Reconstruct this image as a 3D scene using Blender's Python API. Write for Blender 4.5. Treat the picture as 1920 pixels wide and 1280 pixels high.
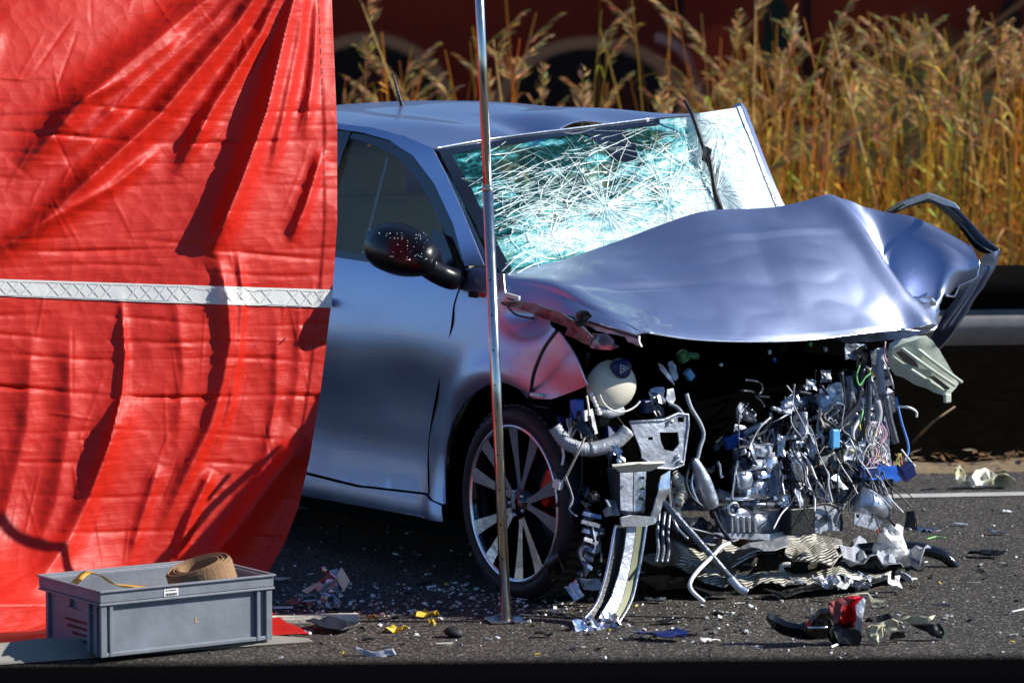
import bpy, bmesh, math, random
import numpy as np
from mathutils import Vector, Matrix, noise
from mathutils.geometry import delaunay_2d_cdt
R = math.radians
random.seed(7); rng = np.random.default_rng(7)
scene = bpy.context.scene
for o in list(bpy.data.objects): bpy.data.objects.remove(o)
C = scene.collection

# ------------------------------------------------------------------ camera, sky, sun, exposure
CAMX, CAMD, CAMH, PITCH, FPX = -0.025, 12.0, 1.9, R(5.2), 7320.0
cam = bpy.data.cameras.new('camera'); camo = bpy.data.objects.new('camera', cam); C.objects.link(camo)
camo.location = (CAMX, -CAMD, CAMH); camo.rotation_euler = (R(90) - PITCH, 0, 0)
cam.sensor_width = 36; cam.lens = FPX / 1920 * 36; cam.clip_start = 0.1; cam.clip_end = 2000
cam.dof.use_dof = True; cam.dof.focus_distance = 12.2; cam.dof.aperture_fstop = 4.8
scene.camera = camo
SUN_EL = R(33); SUN_AZ = math.atan2(1.0, -0.015)
world = bpy.data.worlds.new('World'); scene.world = world; world.use_nodes = True
wn = world.node_tree.nodes; wl = world.node_tree.links
bg = wn['Background']; sky = wn.new('ShaderNodeTexSky'); sky.sky_type = 'NISHITA'; sky.sun_disc = False
sky.sun_elevation = SUN_EL; sky.sun_rotation = SUN_AZ; sky.dust_density = 0.1; sky.ozone_density = 8.0; sky.air_density = 0.9
wl.new(sky.outputs[0], bg.inputs[0]); bg.inputs[1].default_value = 0.088
sl = bpy.data.lights.new('sun', 'SUN'); sl.energy = 5.0; sl.angle = R(0.5); sl.color = (1, 0.95, 0.87)
slo = bpy.data.objects.new('sun', sl); C.objects.link(slo)
sd = Vector((math.sin(SUN_AZ) * math.cos(SUN_EL), math.cos(SUN_AZ) * math.cos(SUN_EL), math.sin(SUN_EL)))
slo.rotation_euler = sd.to_track_quat('Z', 'Y').to_euler(); slo.location = (6, -1, 6)
vs = scene.view_settings; vs.view_transform = 'Standard'; vs.look = 'None'; vs.gamma = 1; vs.exposure = 0.52
vs.use_curve_mapping = False

# ------------------------------------------------------------------ helpers: places
# photograph coordinates (1920 wide) are turned into metric points on real planes of the place
YAW = R(34); HV = np.array([math.sin(YAW), -math.cos(YAW), 0]); LV = np.array([math.cos(YAW), math.sin(YAW), 0])
CO = np.array([CAMX, -CAMD, CAMH])
def ray(px, py):
    x = (px - 960) / FPX; z = -(py - 640) / FPX
    return np.array([x, math.cos(PITCH) + z * math.sin(PITCH), -math.sin(PITCH) + z * math.cos(PITCH)])
def hit(px, py, n, c):
    n = np.array(n, float); d = ray(px, py); return CO + d * ((c - n @ CO) / (n @ d))
def car(p): return (float(p @ HV), float(p @ LV), float(p[2]))
def V(px, py, v): return car(hit(px, py, LV, v))       # car space, fixed distance across the car
def U(px, py, u): return car(hit(px, py, HV, u))       # car space, fixed distance along the car
def G(px, py, z=0.0): return tuple(hit(px, py, (0, 0, 1), z))
def Y(px, py, y): return tuple(hit(px, py, (0, 1, 0), y))
def mY(y): return lambda px, py: Y(px, py, y)
def mU(u): return lambda px, py: U(px, py, u)
def mV(v): return lambda px, py: V(px, py, v)

def hitv(PX, PY, n, c):
    x = (PX - 960) / FPX; z = -(PY - 640) / FPX; D_ = np.stack([x, math.cos(PITCH) + z * math.sin(PITCH), -math.sin(PITCH) + z * math.cos(PITCH)], -1)
    n = np.array(n, float); return CO + D_ * ((c - n @ CO) / (D_ @ n))[..., None]
# ------------------------------------------------------------------ helpers: materials
MATS = {}
def M(name, col, rough=.5, metal=0., coat=0., var=.12, scale=14., bump=0., bscale=60., spec=.5, trans=0., alpha=1., sheen=0.):
    if name in MATS: return MATS[name]
    m = bpy.data.materials.new(name); m.use_nodes = True; MATS[name] = m
    n = m.node_tree.nodes; l = m.node_tree.links; b = n['Principled BSDF']
    tc = n.new('ShaderNodeTexCoord')
    nz = n.new('ShaderNodeTexNoise'); nz.inputs['Scale'].default_value = scale; nz.inputs['Detail'].default_value = 5
    l.new(tc.outputs['Object'], nz.inputs['Vector'])
    mx = n.new('ShaderNodeMix'); mx.data_type = 'RGBA'
    mx.inputs[6].default_value = (*[c * (1 - var) for c in col], 1); mx.inputs[7].default_value = (*[min(1, c * (1 + var)) for c in col], 1)
    l.new(nz.outputs[0], mx.inputs[0]); l.new(mx.outputs[2], b.inputs['Base Color'])
    rr = n.new('ShaderNodeMapRange'); rr.inputs[3].default_value = max(0.02, rough * .8); rr.inputs[4].default_value = min(1, rough * 1.25)
    l.new(nz.outputs[0], rr.inputs[0]); l.new(rr.outputs[0], b.inputs['Roughness'])
    b.inputs['Metallic'].default_value = metal; b.inputs['Coat Weight'].default_value = coat; b.inputs['Coat Roughness'].default_value = .05
    b.inputs['Specular IOR Level'].default_value = spec; b.inputs['Transmission Weight'].default_value = trans
    b.inputs['Alpha'].default_value = alpha
    if bump:
        n2 = n.new('ShaderNodeTexNoise'); n2.inputs['Scale'].default_value = bscale; n2.inputs['Detail'].default_value = 6
        l.new(tc.outputs['Object'], n2.inputs['Vector'])
        bp = n.new('ShaderNodeBump'); bp.inputs['Strength'].default_value = bump; bp.inputs['Distance'].default_value = .01
        l.new(n2.outputs[0], bp.inputs['Height']); l.new(bp.outputs[0], b.inputs['Normal'])
    return m
M('black_plastic', (.010, .010, .011), .42, bump=.25, bscale=90)
M('black_gloss', (.006, .006, .008), .12, coat=.6)
M('black_matt', (.0015, .0015, .0015), .9, spec=0.)
M('rubber', (.012, .011, .013), .6, bump=.2, bscale=120)
M('aluminium', (.54, .60, .70), .32, metal=.85, var=.45, scale=30, bump=.35, bscale=45)
M('bright_metal', (.74, .79, .88), .22, metal=.9, var=.15, scale=25, bump=.1)
M('steel_dark', (.16, .18, .22), .38, metal=.8, var=.4, scale=25, bump=.35)
M('steel_white', (.40, .44, .51), .42, metal=.35, var=.5, scale=22, bump=.4)
M('primer_olive', (.16, .18, .10), .5, metal=.2, var=.25)
M('grey_hose', (.34, .37, .42), .5, var=.25, scale=30, bump=.3)
M('dark_hose', (.020, .024, .034), .35, var=.3)
M('blue_plastic', (.02, .12, .55), .35, coat=.2)
M('navy_plastic', (.010, .020, .11), .35)
M('sky_plastic', (.10, .38, .70), .4)
M('cream_plastic', (.62, .60, .50), .38, var=.18, scale=9, bump=.1, bscale=12)
M('white_plastic', (.74, .75, .74), .5, var=.1)
M('pale_plastic', (.46, .52, .44), .25, coat=.4, var=.2)
M('foam_white', (.82, .82, .78), .8, bump=.6, bscale=40)
M('red_lens', (.55, .008, .008), .2, coat=.5, var=.25)
M('dull_red', (.30, .07, .07), .5, var=.3)
M('cream_lens', (.55, .54, .36), .35, var=.25)
M('green_plastic', (.05, .22, .08), .4)
M('wire_white', (.78, .78, .80), .5); M('wire_pink', (.75, .42, .55), .5); M('wire_yellow', (.75, .62, .06), .5)
M('wire_green', (.20, .62, .18), .5); M('wire_red', (.6, .05, .03), .5); M('wire_blue', (.12, .30, .75), .5)
M('orange_plastic', (.8, .2, .02), .5)
M('galvanised', (.66, .64, .58), .2, metal=1., var=.1, scale=40)
M('leaf_yellow', (.72, .45, .02), .6, var=.2); M('leaf_orange', (.65, .22, .02), .6)
M('wood_white', (.62, .58, .48), .7, var=.25, scale=20, bump=.3)
M('soil', (.0030, .0025, .002), 1, bump=.8, bscale=15, var=.6, spec=0.)
M('dry_litter', (.20, .14, .075), .9, bump=.8, bscale=30, var=.6, scale=10)
M('road_paint', (.44, .43, .40), .7, var=.22, scale=12, bump=.3, bscale=80)
M('seat_cloth', (.44, .39, .26), .9)
M('interior', (.16, .155, .13), .8)
M('webbing_tan', (.30, .17, .085), .75, var=.2, bump=.3, bscale=200)
M('webbing_yellow', (.62, .33, .04), .7, var=.2, bump=.3, bscale=200)
M('crate_grey', (.175, .20, .235), .5, var=.4, scale=11, bump=.12, bscale=40)
M('crate_mark', (.62, .35, .12), .6); M('label_white', (.8, .8, .78), .6); M('ink', (.02, .02, .02), .6)
M('hem_grey', (.24, .23, .195), .6, var=.2, bump=.2, bscale=20)
M('rail_lit', (.20, .20, .20), .6, metal=.3, var=.3, bump=.1)
M('barrier_black', (.0025, .0025, .0028), 1, spec=0.)
M('concrete', (.30, .29, .27), .9, var=.2)
M('underbody', (.003, .003, .003), .9, spec=.1)

def paint_material():
    m = M('car_paint', (.40, .465, .665), .34, metal=.9, coat=.35, var=.05, scale=4)
    n = m.node_tree.nodes; l = m.node_tree.links; b = n['Principled BSDF']
    tc = n.new('ShaderNodeTexCoord')
    vo = n.new('ShaderNodeTexVoronoi'); vo.inputs['Scale'].default_value = 420
    l.new(tc.outputs['Object'], vo.inputs['Vector'])
    bp = n.new('ShaderNodeBump'); bp.inputs['Strength'].default_value = .12; bp.inputs['Distance'].default_value = .002
    l.new(vo.outputs['Color'], bp.inputs['Height']); l.new(bp.outputs[0], b.inputs['Normal'])
    # fine dirt and glass dust, pale specks
    nz = n.new('ShaderNodeTexNoise'); nz.inputs['Scale'].default_value = 260; nz.inputs['Detail'].default_value = 2
    l.new(tc.outputs['Object'], nz.inputs['Vector'])
    rp = n.new('ShaderNodeMapRange'); rp.inputs[1].default_value = .66; rp.inputs[2].default_value = .72
    l.new(nz.outputs[0], rp.inputs[0])
    old = b.inputs['Base Color'].links[0].from_socket
    mx = n.new('ShaderNodeMix'); mx.data_type = 'RGBA'; mx.inputs[7].default_value = (.75, .77, .8, 1)
    l.new(old, mx.inputs[6]); l.new(rp.outputs[0], mx.inputs[0]); l.new(mx.outputs[2], b.inputs['Base Color'])
    b.inputs['Coat Roughness'].default_value = .04
    return m
paint_material()

def glass_material(name, tint, body, fac):
    """clear pane: Fresnel mirror over transparency, with a pale film put in for the lit interior"""
    m = bpy.data.materials.new(name); m.use_nodes = True; MATS[name] = m
    n = m.node_tree.nodes; l = m.node_tree.links; out = n['Material Output']; b = n['Principled BSDF']
    b.inputs['Base Color'].default_value = (*body, 1); b.inputs['Roughness'].default_value = .7
    tr = n.new('ShaderNodeBsdfTransparent'); tr.inputs[0].default_value = (*tint, 1)
    mx = n.new('ShaderNodeMixShader'); mx.inputs[0].default_value = fac
    l.new(tr.outputs[0], mx.inputs[1]); l.new(b.outputs[0], mx.inputs[2])
    gl = n.new('ShaderNodeBsdfGlossy'); gl.inputs['Roughness'].default_value = .03
    fr = n.new('ShaderNodeFresnel'); fr.inputs[0].default_value = 1.28
    m2 = n.new('ShaderNodeMixShader'); l.new(fr.outputs[0], m2.inputs[0]); l.new(mx.outputs[0], m2.inputs[1]); l.new(gl.outputs[0], m2.inputs[2])
    l.new(m2.outputs[0], out.inputs[0]); return m
glass_material('side_glass', (.90, .90, .80), (.62, .54, .33), .11)  # beige film painted in for the lit cabin behind the pane

def crazed_glass():
    # laminated glass: clear teal where whole, white and scattering where crazed (attribute 'craze' is the wear)
    m = bpy.data.materials.new('crazed_glass'); m.use_nodes = True; MATS['crazed_glass'] = m
    n = m.node_tree.nodes; l = m.node_tree.links; out = n['Material Output']; b = n['Principled BSDF']
    at = n.new('ShaderNodeAttribute'); at.attribute_name = 'craze'
    tc = n.new('ShaderNodeTexCoord')
    nz = n.new('ShaderNodeTexNoise'); nz.inputs['Scale'].default_value = 60; nz.inputs['Detail'].default_value = 6
    l.new(tc.outputs['Object'], nz.inputs['Vector'])
    vo = n.new('ShaderNodeTexVoronoi'); vo.feature = 'DISTANCE_TO_EDGE'; vo.inputs['Scale'].default_value = 42
    l.new(tc.outputs['Object'], vo.inputs['Vector'])
    ed = n.new('ShaderNodeMapRange'); ed.inputs[1].default_value = .0; ed.inputs[2].default_value = .10; ed.inputs[3].default_value = .45; ed.inputs[4].default_value = 0
    l.new(vo.outputs[0], ed.inputs[0])
    a1 = n.new('ShaderNodeMath'); a1.operation = 'MULTIPLY_ADD'; a1.inputs[1].default_value = .7; a1.inputs[2].default_value = -.35
    l.new(nz.outputs[0], a1.inputs[0])
    a2 = n.new('ShaderNodeMath'); a2.operation = 'ADD'; l.new(at.outputs['Fac'], a2.inputs[0]); l.new(a1.outputs[0], a2.inputs[1])
    em = n.new('ShaderNodeMath'); em.operation = 'MULTIPLY'; l.new(ed.outputs[0], em.inputs[0]); l.new(at.outputs['Fac'], em.inputs[1])
    a3 = n.new('ShaderNodeMath'); a3.operation = 'ADD'; a3.use_clamp = True; l.new(a2.outputs[0], a3.inputs[0]); l.new(em.outputs[0], a3.inputs[1])
    cr = n.new('ShaderNodeValToRGB'); l.new(a3.outputs[0], cr.inputs[0])
    cr.color_ramp.elements[0].color = (.02, .22, .25, 1); cr.color_ramp.elements[1].color = (.90, 1.0, 1.0, 1)
    e = cr.color_ramp.elements.new(.45); e.color = (.12, .62, .66, 1)
    l.new(cr.outputs[0], b.inputs['Base Color']); b.inputs['Roughness'].default_value = .3
    tl = n.new('ShaderNodeBsdfTranslucent'); l.new(cr.outputs[0], tl.inputs[0])
    m1 = n.new('ShaderNodeMixShader'); m1.inputs[0].default_value = .22; l.new(b.outputs[0], m1.inputs[1]); l.new(tl.outputs[0], m1.inputs[2])
    tr = n.new('ShaderNodeBsdfTransparent'); tr.inputs[0].default_value = (.36, .78, .80, 1)
    f = n.new('ShaderNodeMapRange'); f.inputs[1].default_value = .0; f.inputs[2].default_value = .6; f.inputs[3].default_value = .16; f.inputs[4].default_value = .95
    l.new(a3.outputs[0], f.inputs[0])
    m2 = n.new('ShaderNodeMixShader'); l.new(f.outputs[0], m2.inputs[0]); l.new(tr.outputs[0], m2.inputs[1]); l.new(m1.outputs[0], m2.inputs[2])
    l.new(m2.outputs[0], out.inputs[0])
crazed_glass()
M('crack_white', (.80, 1.0, 1.0), .35, var=.1)

def tarp_material():
    m = M('red_tarp', (.60, .013, .002), .5, coat=.10, var=.14, scale=3.5, bump=.10, bscale=34)
    n = m.node_tree.nodes; l = m.node_tree.links; b = n['Principled BSDF']
    b.inputs['Specular IOR Level'].default_value = .38; b.inputs['Coat Roughness'].default_value = .46
    tc = n.new('ShaderNodeTexCoord')
    mp = n.new('ShaderNodeMapping'); mp.inputs['Scale'].default_value = (4, 4, 60); l.new(tc.outputs['Object'], mp.inputs[0])
    nz = n.new('ShaderNodeTexNoise'); nz.inputs['Scale'].default_value = 1; nz.inputs['Detail'].default_value = 4; l.new(mp.outputs[0], nz.inputs['Vector'])
    bp = n.new('ShaderNodeBump'); bp.inputs['Strength'].default_value = .22; bp.inputs['Distance'].default_value = .01
    old = b.inputs['Normal'].links[0].from_socket
    l.new(nz.outputs[0], bp.inputs['Height']); l.new(old, bp.inputs['Normal']); l.new(bp.outputs[0], b.inputs['Normal'])
    for sc, st in ((9, .22), (22, .14)):      # sharp little crumple facets
        vo = n.new('ShaderNodeTexVoronoi'); vo.inputs['Scale'].default_value = sc; l.new(tc.outputs['Object'], vo.inputs['Vector'])
        b2 = n.new('ShaderNodeBump'); b2.inputs['Strength'].default_value = st; b2.inputs['Distance'].default_value = .02
        old = b.inputs['Normal'].links[0].from_socket
        l.new(vo.outputs['Distance'], b2.inputs['Height']); l.new(old, b2.inputs['Normal']); l.new(b2.outputs[0], b.inputs['Normal'])
    tl = n.new('ShaderNodeBsdfTranslucent'); tl.inputs[0].default_value = (.9, .06, .01, 1)
    mx = n.new('ShaderNodeMixShader'); mx.inputs[0].default_value = .18
    l.new(b.outputs[0], mx.inputs[1]); l.new(tl.outputs[0], mx.inputs[2]); l.new(mx.outputs[0], n['Material Output'].inputs[0])
tarp_material()

def asphalt_material():
    m = M('asphalt', (.042, .038, .033), .85, var=.3, scale=5, bump=.9, bscale=140, spec=.3)
    n = m.node_tree.nodes; l = m.node_tree.links; b = n['Principled BSDF']
    tc = n.new('ShaderNodeTexCoord')
    vo = n.new('ShaderNodeTexVoronoi'); vo.inputs['Scale'].default_value = 170; l.new(tc.outputs['Object'], vo.inputs['Vector'])
    sp = n.new('ShaderNodeSeparateColor'); l.new(vo.outputs['Color'], sp.inputs[0])
    rp = n.new('ShaderNodeMapRange'); rp.inputs[1].default_value = .72; rp.inputs[2].default_value = 1.0; l.new(sp.outputs[0], rp.inputs[0])
    mx = n.new('ShaderNodeMix'); mx.data_type = 'RGBA'; mx.inputs[7].default_value = (.34, .30, .25, 1)
    l.new(b.inputs['Base Color'].links[0].from_socket, mx.inputs[6]); l.new(rp.outputs[0], mx.inputs[0]); l.new(mx.outputs[2], b.inputs['Base Color'])
    bp = n.new('ShaderNodeBump'); bp.inputs['Strength'].default_value = .8; bp.inputs['Distance'].default_value = .006
    old = b.inputs['Normal'].links[0].from_socket
    l.new(sp.outputs[1], bp.inputs['Height']); l.new(old, bp.inputs['Normal']); l.new(bp.outputs[0], b.inputs['Normal'])
asphalt_material()

def foil_material():
    m = M('heat_shield', (.58, .56, .48), .42, metal=.35, var=.2, scale=10)
    n = m.node_tree.nodes; l = m.node_tree.links; b = n['Principled BSDF']
    tc = n.new('ShaderNodeTexCoord'); mp = n.new('ShaderNodeMapping'); mp.inputs['Rotation'].default_value = (0, 0, .5); l.new(tc.outputs['Object'], mp.inputs[0])
    wv = n.new('ShaderNodeTexWave'); wv.inputs['Scale'].default_value = 16; wv.inputs['Distortion'].default_value = 1.2; wv.inputs['Detail'].default_value = 2
    l.new(mp.outputs[0], wv.inputs[0])
    bp = n.new('ShaderNodeBump'); bp.inputs['Strength'].default_value = 1; bp.inputs['Distance'].default_value = .008
    l.new(wv.outputs[0], bp.inputs['Height']); l.new(bp.outputs[0], b.inputs['Normal'])
foil_material()

def attr_material(name, rough, spec=.5, trans=0):
    m = bpy.data.materials.new(name); m.use_nodes = True; MATS[name] = m
    n = m.node_tree.nodes; l = m.node_tree.links; b = n['Principled BSDF']
    a = n.new('ShaderNodeAttribute'); a.attribute_name = 'tone'
    l.new(a.outputs['Color'], b.inputs['Base Color']); b.inputs['Roughness'].default_value = rough; b.inputs['Specular IOR Level'].default_value = spec
    if trans:
        tl = n.new('ShaderNodeBsdfTranslucent'); l.new(a.outputs['Color'], tl.inputs[0])
        mx = n.new('ShaderNodeMixShader'); mx.inputs[0].default_value = trans
        l.new(b.outputs[0], mx.inputs[1]); l.new(tl.outputs[0], mx.inputs[2]); l.new(mx.outputs[0], n['Material Output'].inputs[0])
attr_material('wall_paint', .8, .2); attr_material('reed', .7, .2, .25); attr_material('crumb', .5)

# ------------------------------------------------------------------ helpers: meshes
def link(name, verts, faces, mat, parent=None, smooth=True, solid=0, label=None, cat=None, group=None, kind=None, mats=None, fm=None, tone=None, tname='tone', bevel=0):
    verts = [tuple(float(c) for c in v) for v in verts]
    loc = (0, 0, 0)
    if parent is None and kind is None:
        a = np.array(verts); loc = tuple(float(c) for c in (a[:, 0].mean(), a[:, 1].mean(), a[:, 2].min()))
        verts = [(v[0] - loc[0], v[1] - loc[1], v[2] - loc[2]) for v in verts]
    me = bpy.data.meshes.new(name); me.from_pydata(verts, [], faces)
    for k in (mats or [mat]): me.materials.append(MATS[k])
    if fm:
        for p, i in zip(me.polygons, fm): p.material_index = i
    if smooth: me.polygons.foreach_set('use_smooth', [True] * len(me.polygons))
    if tone is not None:
        at = me.color_attributes.new(tname, 'FLOAT_COLOR', 'POINT')
        at.data.foreach_set('color', np.asarray(tone, np.float32).ravel())
    me.update()
    o = bpy.data.objects.new(name, me); C.objects.link(o); o.location = loc
    if parent: o.parent = parent
    if bevel:
        md = o.modifiers.new('bevel', 'BEVEL'); md.width = bevel; md.segments = 2; md.limit_method = 'ANGLE'
    if solid:
        md = o.modifiers.new('thickness', 'SOLIDIFY'); md.thickness = solid; md.offset = 0
        if smooth: es = o.modifiers.new('crisp_rim', 'EDGE_SPLIT'); es.split_angle = R(48)
    tag(o, label, cat, group, kind); return o
def tag(o, label=None, cat=None, group=None, kind=None):
    for k, v in (('label', label), ('category', cat), ('group', group), ('kind', kind)):
        if v: o[k] = v
    return o
def thing(name, label, cat, loc=(0, 0, 0), rz=0, group=None):
    o = bpy.data.objects.new(name, None); C.objects.link(o); o.location = loc; o.rotation_euler = (0, 0, rz)
    o.empty_display_size = .1
    return tag(o, label, cat, group)
def tubemesh(pts, r, seg=8, sub=5, closed_ends=True):
    P = [Vector(p) for p in pts]
    if sub > 1 and len(P) > 2:
        Q = []
        for i in range(len(P) - 1):
            a, b, c, d = P[max(i - 1, 0)], P[i], P[i + 1], P[min(i + 2, len(P) - 1)]
            for k in range(sub):
                t = k / sub
                Q.append(.5 * ((2 * b) + (c - a) * t + (2 * a - 5 * b + 4 * c - d) * t * t + (3 * b - a - 3 * c + d) * t ** 3))
        P = Q + [P[-1]]
    n = len(P); vs_, fs = [], []
    rr = r if isinstance(r, (list, tuple)) else None
    nrm = None
    for i in range(n):
        t = (P[min(i + 1, n - 1)] - P[max(i - 1, 0)]).normalized()
        if nrm is None:
            nrm = t.orthogonal().normalized()
        nrm = (nrm - t * nrm.dot(t)).normalized(); bn = t.cross(nrm)
        f = i / max(1, n - 1)
        ri = np.interp(f, np.linspace(0, 1, len(rr)), rr) if rr else r
        for k in range(seg):
            a = 2 * math.pi * k / seg; vs_.append(P[i] + (nrm * math.cos(a) + bn * math.sin(a)) * ri)
    for i in range(n - 1):
        for k in range(seg): fs.append((i * seg + k, i * seg + (k + 1) % seg, (i + 1) * seg + (k + 1) % seg, (i + 1) * seg + k))
    if closed_ends: fs.append(tuple(range(seg))[::-1]); fs.append(tuple(range((n - 1) * seg, n * seg)))
    return vs_, fs
def tube(name, pts, r, mat, parent=None, seg=8, sub=5, **k):
    v, f = tubemesh(pts, r, seg, sub); return link(name, v, f, mat, parent, **k)
def corrug(name, pts, r, mat, parent, n=28, **k):
    return tube(name, pts, [r * (1 + .14 * (-1) ** i) for i in range(n)], mat, parent, seg=12, sub=max(4, n // max(1, len(pts) - 1) + 2), **k)
def boxmesh(c, s, rot=(0, 0, 0), jit=0, seed=0):
    rm = Matrix.Rotation(rot[2], 3, 'Z') @ Matrix.Rotation(rot[1], 3, 'Y') @ Matrix.Rotation(rot[0], 3, 'X'); rd = random.Random(seed)
    v = []
    for x in (-.5, .5):
        for y in (-.5, .5):
            for z in (-.5, .5):
                p = Vector((x * s[0], y * s[1], z * s[2]))
                if jit: p += Vector((rd.uniform(-jit, jit), rd.uniform(-jit, jit), rd.uniform(-jit, jit)))
                v.append(rm @ p + Vector(c))
    return v, [(0, 1, 3, 2), (4, 6, 7, 5), (0, 4, 5, 1), (2, 3, 7, 6), (0, 2, 6, 4), (1, 5, 7, 3)]
def box(name, c, s, mat, parent=None, rot=(0, 0, 0), jit=0, seed=0, bevel=.004, **k):
    v, f = boxmesh(c, s, rot, jit, seed); return link(name, v, f, mat, parent, smooth=False, bevel=min(bevel, min(s) * .3), **k)
def joinm(parts):
    v, f = [], []
    for a, b in parts:
        n = len(v); v += list(a); f += [tuple(i + n for i in q) for q in b]
    return v, f
def lathe(prof, seg, fn):   # prof: (r, h) -> fn(r, ang, h)
    v, f = [], []
    for r, h in prof:
        for k in range(seg): v.append(fn(r, 2 * math.pi * k / seg, h))
    for i in range(len(prof) - 1):
        for k in range(seg): f.append((i * seg + k, i * seg + (k + 1) % seg, (i + 1) * seg + (k + 1) % seg, (i + 1) * seg + k))
    return v, f
def inpoly(x, y, P):
    c = False; j = len(P) - 1
    for i in range(len(P)):
        if (P[i][1] > y) != (P[j][1] > y) and x < (P[j][0] - P[i][0]) * (y - P[i][1]) / (P[j][1] - P[i][1]) + P[i][0]: c = not c
        j = i
    return c
def fill(outline, step, holes=()):
    """triangulated 2D region with an inner grid: (points, triangles)"""
    pts, edges = [], []
    for poly in [outline, *holes]:
        s = len(pts)
        for i in range(len(poly)):
            a, b = poly[i], poly[(i + 1) % len(poly)]
            n = max(1, int(math.hypot(b[0] - a[0], b[1] - a[1]) / step))
            for k in range(n): pts.append((a[0] + (b[0] - a[0]) * k / n, a[1] + (b[1] - a[1]) * k / n))
        e = len(pts); edges += [(i, i + 1) for i in range(s, e - 1)] + [(e - 1, s)]
    B = np.array(pts)
    xs = np.arange(B[:, 0].min() + step * .5, B[:, 0].max(), step); ys = np.arange(B[:, 1].min() + step * .5, B[:, 1].max(), step)
    for j, y in enumerate(ys):
        for x in xs:
            x2 = x + (step * .5 if j % 2 else 0)
            if inpoly(x2, y, outline) and not any(inpoly(x2, y, h) for h in holes) and ((B - (x2, y)) ** 2).sum(1).min() > (step * .45) ** 2: pts.append((x2, y))
    r = delaunay_2d_cdt([Vector(p) for p in pts], edges, [], 0, 1e-5)
    P2 = [tuple(p) for p in r[0]]; T = []
    for f in r[2]:
        cx = sum(P2[i][0] for i in f) / 3; cy = sum(P2[i][1] for i in f) / 3
        if inpoly(cx, cy, outline) and not any(inpoly(cx, cy, h) for h in holes): T.append(tuple(f))
    return P2, T
def wob(p, s, seed): return noise.noise(Vector((p[0] * s + seed * 7.3, p[1] * s - seed * 3.1, seed * 1.7)))
def plate(name, outline, mp, mat, parent=None, step=12, solid=.004, holes=(), push=None, rough=0., freq=.03, seed=1, direction=(0, -1, 0), smooth=True, **k):
    """bent sheet traced as an outline, laid on the surface mp(px,py) and pushed out along a direction"""
    P2, T = fill(outline, step, holes); d = Vector(direction); vs_ = []
    for p in P2:
        q = Vector(mp(*p)); a = 0
        if rough: a += rough * (wob(p, freq, seed) + .5 * wob(p, freq * 2.6, seed + 9))
        if push: a += push(*p)
        vs_.append(q + d * a)
    return link(name, vs_, T, mat, parent, smooth=smooth, solid=solid, **k)
def cr(P, t):
    n = len(P) - 1; x = min(max(t, 0), 1) * n; i = min(int(x), n - 1); t = x - i
    a, b, c, d = P[max(i - 1, 0)], P[i], P[i + 1], P[min(i + 2, n)]
    return .5 * ((2 * b) + (c - a) * t + (2 * a - 5 * b + 4 * c - d) * t * t + (3 * b - a - 3 * c + d) * t ** 3)
def net(rows, nu, nv, disp=None, keep=None):
    """smooth surface through a control net; rows[i][j] points; s along rows, t across"""
    A = [[np.array(p, float) for p in r] for r in rows]; v, f = [], []
    for a in range(nu):
        s = a / (nu - 1); col = [cr([A[i][j] for i in range(len(A))], s) for j in range(len(A[0]))]
        for b in range(nv):
            t = b / (nv - 1); p = cr(col, t)
            if disp: p = p + np.array(disp(s, t))
            v.append(p)
    for a in range(nu - 1):
        for b in range(nv - 1):
            if keep is None or keep((a + .5) / (nu - 1), (b + .5) / (nv - 1)): f.append((a * nv + b, a * nv + b + 1, (a + 1) * nv + b + 1, (a + 1) * nv + b))
    return v, f
def crumple(name, c, size, mat, parent=None, seed=0, n=7, amp=.30, rot=(0, 0, 0), solid=.003, flat=1., **k):
    """torn, creased bit of sheet"""
    rd = random.Random(seed); rm = Matrix.Rotation(rot[2], 3, 'Z') @ Matrix.Rotation(rot[1], 3, 'Y') @ Matrix.Rotation(rot[0], 3, 'X'); v, f = [], []
    for i in range(n):
        for j in range(n):
            x = i / (n - 1) - .5; y = j / (n - 1) - .5
            ed = 1 + .16 * rd.uniform(-1, 1) if (i in (0, n - 1) or j in (0, n - 1)) else 1
            z = amp * (noise.noise(Vector((x * 2.2 + seed, y * 2.2, seed * .7))) + .5 * abs(noise.noise(Vector((x * 5 + seed, y * 5, 3.))))) + rd.uniform(-.02, .02) * amp
            p = Vector((x * size[0] * ed, y * size[1] * ed, z * (size[0] + size[1]) * .5 * flat)); v.append(rm @ p + Vector(c))
    for i in range(n - 1):
        for j in range(n - 1):
            if rd.random() < .06 and (i in (0, n - 2) or j in (0, n - 2)): continue
            f.append((i * n + j, i * n + j + 1, (i + 1) * n + j + 1, (i + 1) * n + j))
    return link(name, v, f, mat, parent, smooth=False, solid=solid, **k)

# ================================================================== THE SETTING
# road frame: the road runs slightly away to the right
RA = math.atan2(.107, .73); RX = Vector((math.cos(RA), math.sin(RA), 0)); RY = Vector((-math.sin(RA), math.cos(RA), 0))
RO = Vector(G(1540, 934))                 # a point on the far road line
def rd(a, b, z=0.): p = RO + RX * a + RY * b; return (p.x, p.y, z)
def strip(name, a0, a1, prof, mat, na=2, kind='structure', parent=None, jit=0, seed=3, **k):
    """band along the road: prof = [(b, z), ...]"""
    v, f = [], []; m = len(prof); rr = random.Random(seed)
    for i in range(na):
        a = a0 + (a1 - a0) * i / (na - 1)
        for b, z in prof: v.append(rd(a, b + (rr.uniform(-jit, jit) if jit else 0), z + (rr.uniform(-jit, jit) * .5 if jit else 0)))
    for i in range(na - 1):
        for j in range(m - 1): f.append((i * m + j, (i + 1) * m + j, (i + 1) * m + j + 1, i * m + j + 1))
    return link(name, v, f, mat, parent, kind=kind, **k)
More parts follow.
